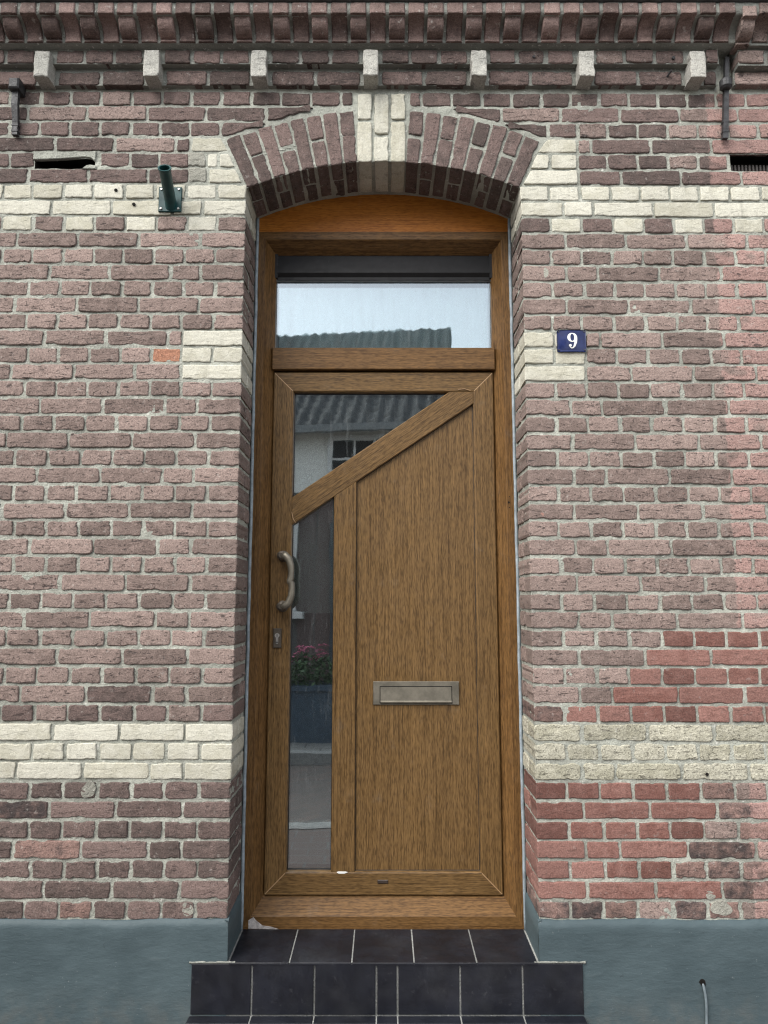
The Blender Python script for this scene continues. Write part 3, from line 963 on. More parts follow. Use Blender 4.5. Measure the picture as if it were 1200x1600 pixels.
plinth_run(-3.6, JAMB_L + .004, 1); plinth_run(JAMB_R - .004, 3.6, 0)
for s, xj in ((-1, JAMB_L), (1, JAMB_R)):
    v = []; xi = xj - s * .004; zt = PLINTH_TOP
    for k in range(13):
        y = -.011 + (REVEAL + .03) * k / 12
        for q in range(9):
            v.append((xi + (s * .0012 if q == 8 else 0) + s * .001 * float(vnoise(y * 30, q, 36)), y, -.09 + (zt + .09 + .003 * float(vnoise(y * 25, s, 37))) * q / 8))
        v.append((xi + s * .012, y, zt + .002))
    f = [(k * 10 + q, (k + 1) * 10 + q, (k + 1) * 10 + q + 1, k * 10 + q + 1) for k in range(12) for q in range(9)]
    pl.add(v, f if s < 0 else [t[::-1] for t in f])
plinth = pl.build('plinth', M['plinth'], house, smooth=True)

# ------------------------------------------------------------------ door frame
FX0, FX1 = -.5025, .4985
FZ0, FZ1 = PZ(1453, .22), PZ(362, .22)
FY = REVEAL
frame = empty('door_frame', house, (0, FY, FZ0))


def mitred(rectangle, prof, names, mats, parent, kb=1.0, kt=1.0):
    """four members of a mitred frame; prof: (inset, depth) from the outer edge inwards"""
    x0, z0, x1, z1 = rectangle; out = []
    corner = lambda s: [(x0 + s, z0 + s * kb), (x1 - s, z0 + s * kb), (x1 - s, z1 - s * kt), (x0 + s, z1 - s * kt)]
    for k in range(4):                            # bottom, right, top, left
        v = []; j = (k + 1) % 4
        for s, y in prof:
            c = corner(s); v += [(c[k][0], y, c[k][1]), (c[j][0], y, c[j][1])]
        f = [(2 * i, 2 * i + 1, 2 * i + 3, 2 * i + 2) for i in range(len(prof) - 1)]
        f += [tuple(2 * i for i in range(len(prof)))[::-1], tuple(2 * i + 1 for i in range(len(prof)))]
        ctr = [sum(p[q] for p in v) / len(v) for q in range(3)]
        out.append(MB().add(v, f).build(names[k], mats[k], parent, ctr))
    return out


FW, FD = .033, .055
fprof = [(0, FY + .12), (0, FY + .0015), (.0015, FY), (FW - .002, FY), (FW, FY + .002), (FW + .0335, FY + FD), (FW + .035, FY + FD + .002), (FW + .035, FY + .12)]
mitred((FX0, FZ0, FX1, FZ1), fprof, ['sill', 'jamb', 'head', 'jamb'], [M['frame_h'], M['frame_v'], M['frame_h'], M['frame_v']], frame, 1.42, 1.04)
IX0, IX1, IZ0, IZ1 = FX0 + .068, FX1 - .068, FZ0 + .068 * 1.42, FZ1 - .068 * 1.04
BT, BB = PZ(543, .25), PZ(577, .25)
bar = MB().prism(rect(IX0 - .006, BB, IX1 + .006, BT), FY + .030, FY + .12, .003)
bar.build('transom_bar', M['frame_h'], frame, (0, FY + .06, (BB + BT) / 2))
# sealant bead along both sides
for s, X in ((-1, FX0 - .0005), (1, FX1 + .0005)):
    pts = [(X + .001 * float(vnoise(k * .9, s, 41)), FY - .002 + .0015 * float(vnoise(k * 1.3, s, 42)), FZ0 + .0 + (2.83 - FZ0) * k / 60) for k in range(61)]
    MB().tube(pts, .0062, 8).build('sealant', M['sealant'], frame, (X, FY, FZ0), smooth=True)
for (x, y, r) in ((797, 776, .002), (796, 785, .004), (797, 793, .0018)):
    X, Z = P(x - 1, y, FY); MB().tube([(X, FY + .01, Z), (X, FY - .0008, Z)], r, 10).build('screw_hole', M['dark'], frame, (X, FY, Z))

# board closing the arch
n = 40; v = []; f = []
bz = FZ1 - .004; by = FY + .004
for k in range(n + 1):
    X = -.515 + 1.03 * k / n
    zt = AZ + math.sqrt((AR0 + .02) ** 2 - (X - AX) ** 2)
    v += [(X, by, bz), (X, by, zt)]
f = [(2 * k, 2 * k + 2, 2 * k + 3, 2 * k + 1) for k in range(n)]
m_ = len(v); v += [(p[0], by + .02, p[2]) for p in v]; f += [tuple(q + m_ for q in t[::-1]) for t in f]
f += [(2 * k + 0, m_ + 2 * k, m_ + 2 * k + 2, 2 * k + 2) for k in range(n)]
MB().add(v, f).build('arch_board', M['varnish'], house, (0, by, bz))

# ------------------------------------------------------------------ transom light with vent
tw = empty('transom_window', house, (0, FY + .08, BT))
GY = FY + .076
MB().box((IX0 - .004, GY, BT - .01), (IX1 + .004, GY + .02, PZ(436, GY))).build('pane', M['glass_top'], tw, (0, GY, BT))
vz0, vz1 = PZ(438.5, GY - .02), IZ1 + .004
vent = MB()
vy = FY + .048
prof = [(GY, vz0 + .004), (GY - .016, vz0 + .004), (GY - .016, vz0 + .014), (vy + .012, vz0 + .016), (vy, vz0 + .030), (vy + .012, vz1), (GY, vz1)]
v = [(X, y, z) for X in (IX0 + .003, IX1 - .003) for y, z in prof]; m_ = len(prof)
vent.add(v, [(k, m_ + k, m_ + k + 1, k + 1) for k in range(m_ - 1)] + [tuple(range(m_))[::-1], tuple(range(m_, 2 * m_))])
vent.build('ventilation_strip', M['black'], tw, (0, vy, vz0))
for s, X in ((-1, IX0), (1, IX1)):
    MB().box((X - .006, vy + .002, vz0 + .010), (X + .006, GY, vz1 - .002)).build('end_cap', M['black'], tw, (X, vy, vz0))
gz = PZ(440, GY)
MB().box((IX0, GY - .012, gz - .003), (IX1, GY - .001, gz + .006)).build('glazing_bead', plain_mat('bead_grey', (.25, .27, .28), .5, bump=0), tw, (0, GY, gz))

# ------------------------------------------------------------------ door leaf
LY = FY + .043
door = empty('door', house, (0, LY, IZ0))
LX0, LX1, LZ0, LZ1 = IX0 + .001, IX1 - .001, IZ0 + .002, BB - .008
SW = PZ(582, LY) - PZ(613, LY)
SW = max(.070, min(.085, SW))
lprof = [(0, LY + .07), (0, LY + .003), (.003, LY), (SW - .006, LY), (SW - .002, LY + .003), (SW, LY + .010), (SW, LY + .07)]
mitred((LX0, LZ0, LX1, LZ1), lprof, ['bottom_rail', 'stile', 'top_rail', 'stile'], [M['oak_h'], M['oak_v'], M['oak_h'], M['oak_v']], door)
for (cx, cz, sx, sz) in ((LX0, LZ0, 1, 1), (LX1, LZ0, -1, 1), (LX0, LZ1, 1, -1), (LX1, LZ1, -1, -1)):
    a, b = .004, SW - .006; w = .0011
    v = [(cx + sx * a - w * sx, LY - .0003, cz + sz * a + w * sz), (cx + sx * a + w * sx, LY - .0003, cz + sz * a - w * sz), (cx + sx * b + w * sx, LY - .0003, cz + sz * b - w * sz), (cx + sx * b - w * sx, LY - .0003, cz + sz * b + w * sz)]
    v += [(p[0], LY + .002, p[2]) for p in v]
    MB().add(v, [(0, 1, 2, 3), (4, 7, 6, 5), (0, 4, 5, 1), (1, 5, 6, 2), (2, 6, 7, 3), (3, 7, 4, 0)]).build('weld_seam', M['weld'], door, (cx, LY, cz))
OX0, OX1, OZ0, OZ1 = LX0 + SW, LX1 - SW, LZ0 + SW, LZ1 - SW
DY = LY + .0015
q = lambda x, y, Y=DY: P(x, y, Y)
up0, up1 = q(460, 774.6), q(701.5, 612.5); lo0, lo1 = q(461.8, 816.2), q(734.8, 634.2)
line = lambda a, b, X: a[1] + (b[1] - a[1]) * (X - a[0]) / (b[0] - a[0])
invx = lambda a, b, Z: a[0] + (b[0] - a[0]) * (Z - a[1]) / (b[1] - a[1])
TZ = OZ1 + .004
dpoly = [(OX0 - .003, line(lo0, lo1, OX0 - .003)), (OX1 + .003, line(lo0, lo1, OX1 + .003)), (OX1 + .003, TZ), (invx(up0, up1, TZ), TZ), (OX0 - .003, line(up0, up1, OX0 - .003))]
MB().prism(dpoly, DY - .001, LY + .06, .003).build('diagonal_rail', M['oak_d'], door, ((OX0 + OX1) / 2, DY, (OZ0 + OZ1) / 2 + .5))
mx0, mx1 = q(521, 900)[0], q(556.5, 900)[0]
MB().prism([(mx0, OZ0 - .004), (mx1, OZ0 - .004), (mx1, line(lo0, lo1, mx1) + .004), (mx0, line(lo0, lo1, mx0) + .004)], DY, LY + .06, .003).build('mullion', M['oak_v'], door, ((mx0 + mx1) / 2, DY, OZ0))
py = LY + .014
pz = lambda X: line(lo0, lo1, X)
MB().add([(mx1 - .003, py, OZ0 - .004), (OX1 + .004, py, OZ0 - .004), (OX1 + .004, py, pz(OX1) + .02), (mx1 - .003, py, pz(mx1) + .02),
          (mx1 - .003, py + .04, OZ0 - .004), (OX1 + .004, py + .04, OZ0 - .004), (OX1 + .004, py + .04, pz(OX1) + .02), (mx1 - .003, py + .04, pz(mx1) + .02)],
         [(0, 1, 2, 3), (7, 6, 5, 4), (0, 4, 5, 1), (1, 5, 6, 2), (2, 6, 7, 3), (3, 7, 4, 0)]).build('panel', M['oak_v'], door, ((mx1 + OX1) / 2, py, OZ0))
# black gaskets round panel and panes, thin raised lines
gy = LY + .024
def slab(poly, y0, y1, name, mat):
    n = len(poly); v = [(p[0], y0, p[1]) for p in poly] + [(p[0], y1, p[1]) for p in poly]
    f = [tuple(range(n)), tuple(range(2 * n - 1, n - 1, -1))] + [(i, n + i, n + (i + 1) % n, (i + 1) % n) for i in range(n)]
    return MB().add(v, f).build(name, mat, door, (sum(p[0] for p in poly) / n, y0, min(p[1] for p in poly)))


slab([(OX0 - .004, pz(OX0) + .03), (OX1, pz(OX1) + .03), (OX1, OZ1 + .004), (OX0 - .004, OZ1 + .004)], gy, gy + .02, 'pane', M['glass'])
slab([(OX0 - .004, OZ0 - .004), (mx0 + .004, OZ0 - .004), (mx0 + .004, pz(mx0) + .02), (OX0 - .004, pz(OX0) + .02)], gy, gy + .02, 'pane', M['glass'])
for a, b in (((OX0, OZ0), (OX0, OZ1)), ((mx0, OZ0), (mx0, pz(mx0))), ((OX0, OZ1), (invx(up0, up1, OZ1), OZ1)), ((OX0, OZ0), (mx0, OZ0))):
    MB().tube([(a[0], gy - .001, a[1]), (b[0], gy - .001, b[1])], .0035, 6).build('gasket', M['black'], door, (a[0], gy, a[1]))
for a, b in (((mx1, OZ0), (mx1, pz(mx1))), ((OX1, OZ0), (OX1, pz(OX1))), ((mx1, OZ0), (OX1, OZ0)), ((mx1, pz(mx1)), (OX1, pz(OX1)))):
    MB().tube([(a[0], py, a[1]), (b[0], py, b[1])], .0022, 6).build('gasket', M['black'], door, (a[0], py, a[1]))
# splintered laminate where the slanting rail meets the stiles, white core showing below the mullion
X, Z = q(533, 1364)
MB().prism([(X - .016, Z + .003), (X - .010, Z - .002), (X + .012, Z - .002), (X + .024, Z + .003), (X + .016, Z + .005), (X - .01, Z + .005)], LY - .0012, LY + .004, .0008).build('chipped_edge', M['white'], door, (X, LY, Z))
X, Z = q(598, 1377)
MB().prism(rect(X - .019, Z - .006, X + .019, Z + .006), LY - .005, LY + .002, .002).build('drain_cap', plain_mat('cap_brown', (.03, .02, .015), .5), door, (X, LY, Z))
for (pts) in ([(456, 800), (458, 810), (462, 817)], [(716, 609), (726, 608), (735, 611)]):
    MB().tube([(q(*p)[0], LY - .002, q(*p)[1]) for p in pts], .0016, 6).build('splinter', M['weld'], door, (0, LY, 1))

# handle
HY = LY - .052
hp = [(440, 868, HY), (446, 868.5, HY - .004), (451.5, 874, HY - .007), (454.5, 884, HY - .008), (455, 895, HY - .008), (454.5, 903, HY - .008), (453.5, 906.5, HY - .007), (453.5, 909.5, HY - .007),
      (455.5, 912, HY - .008), (456, 920, HY - .008), (455, 931, HY - .008), (451.5, 941, HY - .007), (446, 946.5, HY - .004), (439, 947.5, HY)]
hr = [.0140, .0150, .0145, .0130, .0115, .0125, .0138, .0138, .0125, .0115, .0130, .0145, .0150, .0140]
pts = [(P(x, y, Y)[0], Y, P(x, y, Y)[1]) for x, y, Y in hp]
hb = MB().tube(pts, hr, 16, .85)
handle = hb.build('handle', M['bronze'], door, pts[0], smooth=True)
for p in (pts[0], pts[-1]):
    MB().tube([(p[0], LY + .002, p[2]), (p[0], LY - .006, p[2]), (p[0], LY - .008, p[2]), (p[0], LY - .03, p[2]), (p[0], HY - .006, p[2]), (p[0], HY - .011, p[2])],
              [.0215, .0215, .0180, .0165, .0165, .009], 18).build('handle_mount', M['bronze_dark'], door, p, smooth=False)
MB().tube([pts[6], pts[7]], .0118, 16, .9).build('handle_ring', M['bronze_dark'], door, pts[6])
# lock plate and cylinder
X, Z = P(433.5, 997, LY)
MB().prism(rect(X - .0155, Z - .036, X + .0155, Z + .036), LY - .008, LY + .001, .002).build('lock_plate', M['bronze_dark'], door, (X, LY, Z))
cyl = MB(); cyl.tube([(X, LY - .006, Z + .010), (X, LY - .011, Z + .010)], .0088, 18)
cyl.box((X - .0045, LY - .0107, Z - .017), (X + .0045, LY - .006, Z + .006)); cyl.tube([(X, LY - .006, Z - .017), (X, LY - .0107, Z - .017)], .0045, 12)
cyl.build('lock_cylinder', M['steel'], door, (X, LY, Z))
MB().box((X - .0012, LY - .0118, Z + .005), (X + .0012, LY - .0106, Z + .015)).build('keyhole', M['dark'], door, (X, LY, Z))
# letterbox
a, b = P(583, 1101, py), P(717, 1064.5, py)
lp = rect(a[0], a[1], b[0], b[1])
MB().prism(lp, py - .006, py + .001, .0015).build('letterbox_plate', M['bronze'], door, (a[0], py, a[1]))
a2, b2 = P(594.5, 1098, py), P(705, 1073, py)
MB().prism(rect(a2[0] - .003, a2[1] - .002, b2[0] + .003, b2[1] + .003), py - .0065, py - .004, .0004).build('letterbox_gap', M['dark'], door, (a2[0], py, a2[1]))
MB().add([(a2[0], py - .012, a2[1]), (b2[0], py - .012, a2[1]), (b2[0], py - .007, b2[1]), (a2[0], py - .007, b2[1]), (a2[0], py - .004, a2[1]), (b2[0], py - .004, a2[1]), (b2[0], py - .004, b2[1]), (a2[0], py - .004, b2[1]),
          (a2[0], py - .014, a2[1] + .004), (b2[0], py - .014, a2[1] + .004), (b2[0], py - .0095, a2[1] + .009), (a2[0], py - .0095, a2[1] + .009)],
         [(0, 1, 9, 8), (8, 9, 10, 11), (11, 10, 2, 3), (4, 7, 6, 5), (0, 4, 5, 1), (1, 5, 6, 2, 10, 9), (2, 6, 7, 3), (3, 7, 4, 0, 8, 11)]).build('letterbox_flap', M['bronze'], door, (a2[0], py, a2[1]))

# hall behind the door and the net curtains
hall = MB()
hv = [(-.8, .36, -.1), (.8, .36, -.1), (.8, 3.4, -.1), (-.8, 3.4, -.1), (-.8, .36, 3.2), (.8, .36, 3.2), (.8, 3.4, 3.2), (-.8, 3.4, 3.2)]
hall.add(hv, [(0, 1, 2, 3), (4, 7, 6, 5), (1, 5, 6, 2), (2, 6, 7, 3), (3, 7, 4, 0)])
for (a, b) in (((-.8, FX0 + .02), (-.1, 3.2)), ((FX1 - .02, .8), (-.1, 3.2)), ((FX0 + .02, FX1 - .02), (-.1, FZ0 + .02)), ((FX0 + .02, FX1 - .02), (FZ1 - .02, 3.2))):
    hall.add([(a[0], .345, b[0]), (a[1], .345, b[0]), (a[1], .345, b[1]), (a[0], .345, b[1])], [(3, 2, 1, 0)])
tag(hall.build('hallway', M['hall']), kind='structure')


def curtain(x0, x1, z0, z1, Y, label, folds):
    n = folds * 8; v = []; f = []
    for i in range(n + 1):
        t = i / n; X = x0 + (x1 - x0) * t
        for k in range(5):
            v.append((X + .004 * math.sin(k + i), Y + .016 * math.sin(2 * math.pi * t * folds) * (1 + .3 * math.sin(i * .37)) + .004 * math.sin(k * 2 + i), z0 + (z1 - z0) * k / 4))
    f = [(i * 5 + k, (i + 1) * 5 + k, (i + 1) * 5 + k + 1, i * 5 + k + 1) for i in range(n) for k in range(4)]
    o = MB().add(v, f).build('net_curtain', M['net'], None, ((x0 + x1) / 2, Y, z0), smooth=True)
    return tag(o, label, 'curtain')


curtain(IX0, IX1, BT - .03, IZ1 + .03, GY + .07, 'pale net curtain hanging behind the window over the door', 9)
curtain(OX0 - .03, mx0 + .03, 1.27, 1.78, gy + .06, 'grey net curtain behind the narrow upright pane beside the handle', 3)

# ------------------------------------------------------------------ doorstep
SX0, SX1 = PX(297.5, 1505, -.014), PX(913, 1505, -.014)
ST = PZ(1504, -.014); SB = PZ(1586, -.014)
step = tag(empty('doorstep', None, ((SX0 + SX1) / 2, 0, 0)), 'black tiled doorstep with pale grout lines below the brown door', 'doorstep')
gm = MB()
gm.box((SX0 + .002, -.009, -.08), (SX1 - .002, .02, ST - .002)); gm.box((JAMB_L + .004, .0201, -.02), (JAMB_R - .004, FY + .03, ST - .0023))
gm.box((PX(291, 1590, -.05), -.058, -.08), (PX(917, 1590, -.05), -.0092, SB - .004))
gm.build('grout_bed', M['grout'], step, (0, 0, 0))
xs = [PX(x, 1545, -.014) for x in (297, 393, 491, 588, 621, 719, 817, 913)]


def tile(v8, name='tile'):
    c = [sum(p[k] for p in v8) / 8 for k in range(3)]
    MB().add(v8, [(0, 1, 2, 3), (7, 6, 5, 4), (0, 4, 5, 1), (1, 5, 6, 2), (2, 6, 7, 3), (3, 7, 4, 0)]).build(name, M['tile'], step, c)


def bevelled_tile(x0, x1, z0, z1, yf, yb):
    b = .0015; c = ((x0 + x1) / 2, yf, (z0 + z1) / 2)
    MB().prism(rect(x0, z0, x1, z1), yf, yb, b).build('tile', M['tile'], step, c)


g = .0023
for a, b in zip(xs, xs[1:]): bevelled_tile(a + g + .0008, b - g - .0008, SB + .001, ST - .003, -.016 + rnd.uniform(-.0006, .0006), -.004)


def flat_tile(poly, zt, th):
    """poly: four (X, Y) corners, counter-clockwise from above"""
    b = .0015; ip = inset(poly, b); n = len(poly)
    v = [(p[0], p[1], zt - th) for p in poly] + [(p[0], p[1], zt - b) for p in poly] + [(p[0], p[1], zt) for p in ip]
    f = []
    for i in range(n):
        j = (i + 1) % n; f += [(i, j, n + j, n + i), (n + i, n + j, 2 * n + j, 2 * n + i)]
    f += [tuple(range(2 * n, 3 * n)), tuple(range(n))[::-1]]
    c = (sum(p[0] for p in poly) / n, sum(p[1] for p in poly) / n, zt)
    MB().add(v, f).build('tile', M['tile'], step, c)


tx = [JAMB_L + .008] + [PX(x, 1503, -.01) for x in (452, 549.5, 647, 745)] + [JAMB_R - .008]
for k, (a, b) in enumerate(zip(tx, tx[1:])):
    zt = ST + rnd.uniform(-.0004, .0006)
    flat_tile([(a + g, -.017), (b - g, -.017), (b - g, FY - .002), (a + g, FY - .002)], zt, .008)
for a, b in zip(xs, xs[1:]):
    a2 = a if a > xs[0] else PX(291, 1590, -.05) - g; b2 = b if b < xs[-1] else PX(917, 1590, -.05) + g
    flat_tile([(a2 + g, -.060), (b2 - g, -.060), (b2 - g, -.0165), (a2 + g, -.0165)], SB - .001, .008)
# mortar smears along the top of the step
for x0, x1 in ((SX0 - .004, JAMB_L + .03), (JAMB_R - .02, SX1 + .004)):
    n = 16; v = []
    for k in range(n + 1):
        X = x0 + (x1 - x0) * k / n; t_ = .003 + .003 * float(vnoise(k * .8, x0 * 9, 51))
        v += [(X, -.013, ST - .004), (X, -.0165, ST + .001), (X, -.012, ST + t_)]
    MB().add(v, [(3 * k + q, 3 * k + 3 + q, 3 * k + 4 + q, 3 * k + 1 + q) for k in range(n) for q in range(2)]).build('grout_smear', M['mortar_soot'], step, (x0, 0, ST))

# whitish mortar splash on the left end of the door sill
v = []; f = []; n = 18
def splash(pts, y, name, par):
    MB().prism(pts, y - .0012, y + .003, .0006).build(name, plain_mat('cement_haze', (.36, .33, .31), .9, var=.35, sc=60, bump=.5), par, (pts[0][0], y, pts[0][1]))
S = lambda x, y: P(x, y, FY)
splash([S(388, 1451), S(436, 1452), S(424, 1448), S(410, 1446), S(400, 1438), S(396, 1433), S(388, 1438)], FY, 'cement_splash', frame)

# ------------------------------------------------------------------ house number plate
a, b = P(871, 549.5, -.006), P(915, 516, -.006)
NX, NZ, NW, NH = (a[0] + b[0]) / 2, (a[1] + b[1]) / 2, (b[0] - a[0]) / 2, (b[1] - a[1]) / 2
plate = tag(empty('house_number_plate', None, (NX, 0, NZ - NH)), 'small blue enamel house number plate with white 9 beside the door', 'number plate')
bul = lambda x, z: -.006 - .007 * max(0, 1 - (x / NW) ** 2) * (.35 + .65 * max(0, 1 - (z / NH) ** 2))
v = []; f = []; nx, nz = 20, 14
for j in range(nz + 1):
    for i in range(nx + 1):
        x, z = -NW + 2 * NW * i / nx, -NH + 2 * NH * j / nz
        cr = max(abs(x) - NW + .005, 0); cr2 = max(abs(z) - NH + .005, 0)
        if cr > 0 and cr2 > 0:
            d = math.hypot(cr, cr2)
            if d > .005: x -= math.copysign(cr * (1 - .005 / d), x); z -= math.copysign(cr2 * (1 - .005 / d), z)
        v.append((NX + x, bul(x, z), NZ + z))
f = [(j * (nx + 1) + i, j * (nx + 1) + i + 1, (j + 1) * (nx + 1) + i + 1, (j + 1) * (nx + 1) + i) for j in range(nz) for i in range(nx)]
m_ = len(v); rim = list(range(nx + 1)) + [j * (nx + 1) + nx for j in range(1, nz + 1)] + [nz * (nx + 1) + i for i in range(nx - 1, -1, -1)] + [j * (nx + 1) for j in range(nz - 1, 0, -1)]
v += [(v[k][0], .002, v[k][2]) for k in rim]
f += [(rim[k], m_ + k, m_ + (k + 1) % len(rim), rim[(k + 1) % len(rim)])[::-1] for k in range(len(rim))]
MB().add(v, f).build('plate', M['enamel'], plate, (NX, 0, NZ), smooth=True)
for sx in (-1, 1):
    for sz in (-1, 1):
        x, z = sx * (NW - .006), sz * (NH - .006)
        MB().tube([(NX + x, bul(x, z) + .002, NZ + z), (NX + x, bul(x, z) - .0015, NZ + z)], .0028, 10).build('screw', M['iron'], plate, (NX + x, 0, NZ + z))


def stroke(path, lift):
    """path of (x, z, half width): a flat ribbon following the bulge of the plate"""
    v = []
    for k, (x, z, w) in enumerate(path):
        p0, p1 = path[max(0, k - 1)], path[min(len(path) - 1, k + 1)]
        t = Vector((p1[0] - p0[0], p1[1] - p0[1])).normalized(); nn = Vector((-t.y, t.x))
        for s in (-1, 1):
            xx, zz = x + nn.x * w * s, z + nn.y * w * s
            v.append((NX + xx + .001, bul(xx, zz) - lift, NZ + zz))
    return v, [(2 * k, 2 * k + 2, 2 * k + 3, 2 * k + 1) for k in range(len(path) - 1)]


num = MB()
hgt = NH * .76
cx, cz_, rx, rz = 0, hgt * .36, hgt * .40, hgt * .50
loop = [(cx + rx * math.cos(w), cz_ + rz * math.sin(w), .0015 + .0038 * abs(math.cos(w)) ** 1.5) for w in [2 * math.pi * k / 36 for k in range(37)]]
v, f = stroke(loop, .0008); num.add(v, f)
tail = [(rx, cz_, .0053), (rx * 1.02, cz_ - hgt * .30, .0054), (rx * .92, cz_ - hgt * .65, .0048), (rx * .62, cz_ - hgt * 1.02, .0036), (rx * .2, cz_ - hgt * 1.24, .0022), (-rx * .25, cz_ - hgt * 1.29, .0016), (-rx * .62, cz_ - hgt * 1.18, .0015), (-rx * .80, cz_ - hgt * 1.02, .002)]
v, f = stroke(tail, .0010); num.add(v, f)
ball = [(-rx * .62, cz_ - hgt * .98)]
bc = ball[0]; br = .0048
v = [(NX + bc[0] + .001, bul(*bc) - .0012, NZ + bc[1])] + [(NX + bc[0] + .001 + br * math.cos(w), bul(*bc) - .0012, NZ + bc[1] + br * math.sin(w)) for w in [2 * math.pi * k / 16 for k in range(16)]]
num.add(v, [(0, 1 + k, 1 + (k + 1) % 16) for k in range(16)])
num.build('numeral', M['white'], plate, (NX, 0, NZ))

# ------------------------------------------------------------------ flagpole bracket
a, b = P(247.5, 331, -.004), P(284.5, 293, -.004)
BX, BZ = (a[0] + b[0]) / 2, (a[1] + b[1]) / 2
br_ = tag(empty('flagpole_bracket', None, (BX, 0, a[1])), 'dark green metal flagpole bracket with slanting tube screwed to the cream band', 'flagpole holder')
MB().prism(rect(a[0], a[1], b[0], b[1]), -.008, .002, .0015).build('base_plate', M['green'], br_, (BX, 0, BZ))
e = P(257, 262, -.125); s0 = P(267, 322, -.006)
p0, p1 = Vector((s0[0], .0, s0[1])), Vector((e[0], -.125, e[1]))
dr = (p1 - p0).normalized()
tb = MB().tube([p0, p0 + dr * .02, p1 - dr * .006, p1 - dr * .004, p1], [.0215, .0205, .0205, .0235, .0235], 24, caps=False)
tb.tube([p1, p1 - dr * .10], [.0180, .0180], 24, caps=False)
ringv = []
tb.build('tube', M['green'], br_, p0, smooth=True)
cap = MB().tube([p1, p1 - dr * .0005], [.0235, .0178], 24, caps=False); cap.build('tube_rim', M['green'], br_, p1)
for sx in (-1, 1):
    for sz in (-1, 1):
        x, z = BX + sx * ((b[0] - a[0]) / 2 - .010), BZ + sz * ((b[1] - a[1]) / 2 - .010)
        MB().tube([(x, -.007, z), (x, -.0105, z), (x, -.012, z)], [.0045, .0045, .003], 10).build('screw', M['steel'], br_, (x, 0, z))

# ------------------------------------------------------------------ iron wall anchors
def anchor(top, bot, w0, w1, out0, out1, label, head, collar=None):
    (xt, yt), (xb, yb) = top, bot
    T, B = P(xt, yt, -.03), P(xb, yb, -.03)
    o = tag(empty('wall_anchor', None, (B[0], 0, B[1])), label, 'wall anchor', None)
    v = []
    for (X, Z, w, out) in ((B[0], B[1], w1, out1), ((B[0] * .75 + T[0] * .25), B[1] * .75 + T[1] * .25, w1 * .92, out1 * 1.05), (B[0] * .4 + T[0] * .6, B[1] * .4 + T[1] * .6, w0, out0), (T[0], T[1], w0, out0)):
        v += [(X - w, -out, Z), (X + w, -out, Z), (X + w, -out + .016, Z), (X - w, -out + .016, Z)]
    f = [(0, 3, 2, 1), (12, 13, 14, 15)] + [(4 * r + k, 4 * r + (k + 1) % 4, 4 * r + 4 + (k + 1) % 4, 4 * r + 4 + k) for r in range(3) for k in range(4)]
    MB().add(v, f).build('bar', M['iron'], o, (B[0], 0, B[1]))
    if head:
        MB().prism(rect(T[0] - .018, T[1] - .026, T[0] + .020, T[1] + .016), -.052, .004, .005).build('head', M['iron'], o, (T[0], 0, T[1]))
    if collar:
        C = P(*collar, -.04); MB().tube([(C[0], -.03, C[1] - .020), (C[0], -.03, C[1] - .012), (C[0], -.03, C[1] + .014), (C[0], -.03, C[1] + .020)], [.014, .022, .022, .016], 14).build('collar', M['iron'], o, (C[0], 0, C[1]))
    for t in (.08, .20):
        Z = B[1] + (T[1] - B[1]) * t; X = B[0] + (T[0] - B[0]) * t
        MB().box((X - w1 * 1.15, -out1 - .002, Z - .003), (X + w1 * 1.15, -out1 + .017, Z + .003)).build('band', M['iron'], o, (X, 0, Z))
    return o


anchor((25, 133), (20, 207), .0115, .0105, .034, .020, 'short black iron wall anchor with square head at the left edge', True)
anchor((1137, 88), (1135, 214), .0075, .010, .028, .026, 'long black iron wall anchor with collar under the right cornice', False, (1136, 129))

# grille in the right vent opening
x0, z0, x1, z1 = HOLE_R
gr = tag(empty('vent_grille', None, ((x0 + x1) / 2, .04, z0)), 'dark ribbed vent grille set in the brick opening at right edge', 'vent grille')
MB().box((x0, .06, z0), (x1, .07, z1)).build('back_plate', M['dark'], gr, ((x0 + x1) / 2, .06, z0))
k = 0; x = x0 + .006
while x < x1 - .004:
    MB().box((x, .040, z0), (x + .0065, .060, z0 + (z1 - z0) * .70)).build('rib', plain_mat('grille_brown', (.07, .06, .055), .7) if k == 0 else bpy.data.materials['grille_brown'], gr, (x, .05, z0)); x += .0135; k += 1

# cable on the plinth
cb = [(1098, 1535), (1099, 1541), (1102, 1556), (1103.5, 1575), (1103.5, 1600), (1104, 1650)]
cp = [(P(x, y, -.014)[0], -.0165 + (.01 if k == 0 else 0), P(x, y, -.014)[1]) for k, (x, y) in enumerate(cb)]
o = MB().tube(cp, .0042, 8).build('cable', plain_mat('cable_paint', (.12, .15, .165), .55, bump=.1), None, cp[-1], smooth=True)
tag(o, 'thin grey cable coming out of a hole in the blue-grey plinth', 'cable')
X, Z = P(1098, 1535, -.013)
n = 14; v = [(X + .011 * (1 + .3 * float(vnoise(k * .9, 3, 61))) * math.cos(2 * math.pi * k / n), -.0142, Z + .010 * (1 + .3 * float(vnoise(k * .9, 7, 61))) * math.sin(2 * math.pi * k / n)) for k in range(n)]
v += [(p[0], .0, p[2]) for p in v]
MB().add(v, [tuple(range(n))] + [(k, n + k, n + (k + 1) % n, (k + 1) % n) for k in range(n)]).build('cable_hole', M['dark'], plinth, (X, 0, Z))

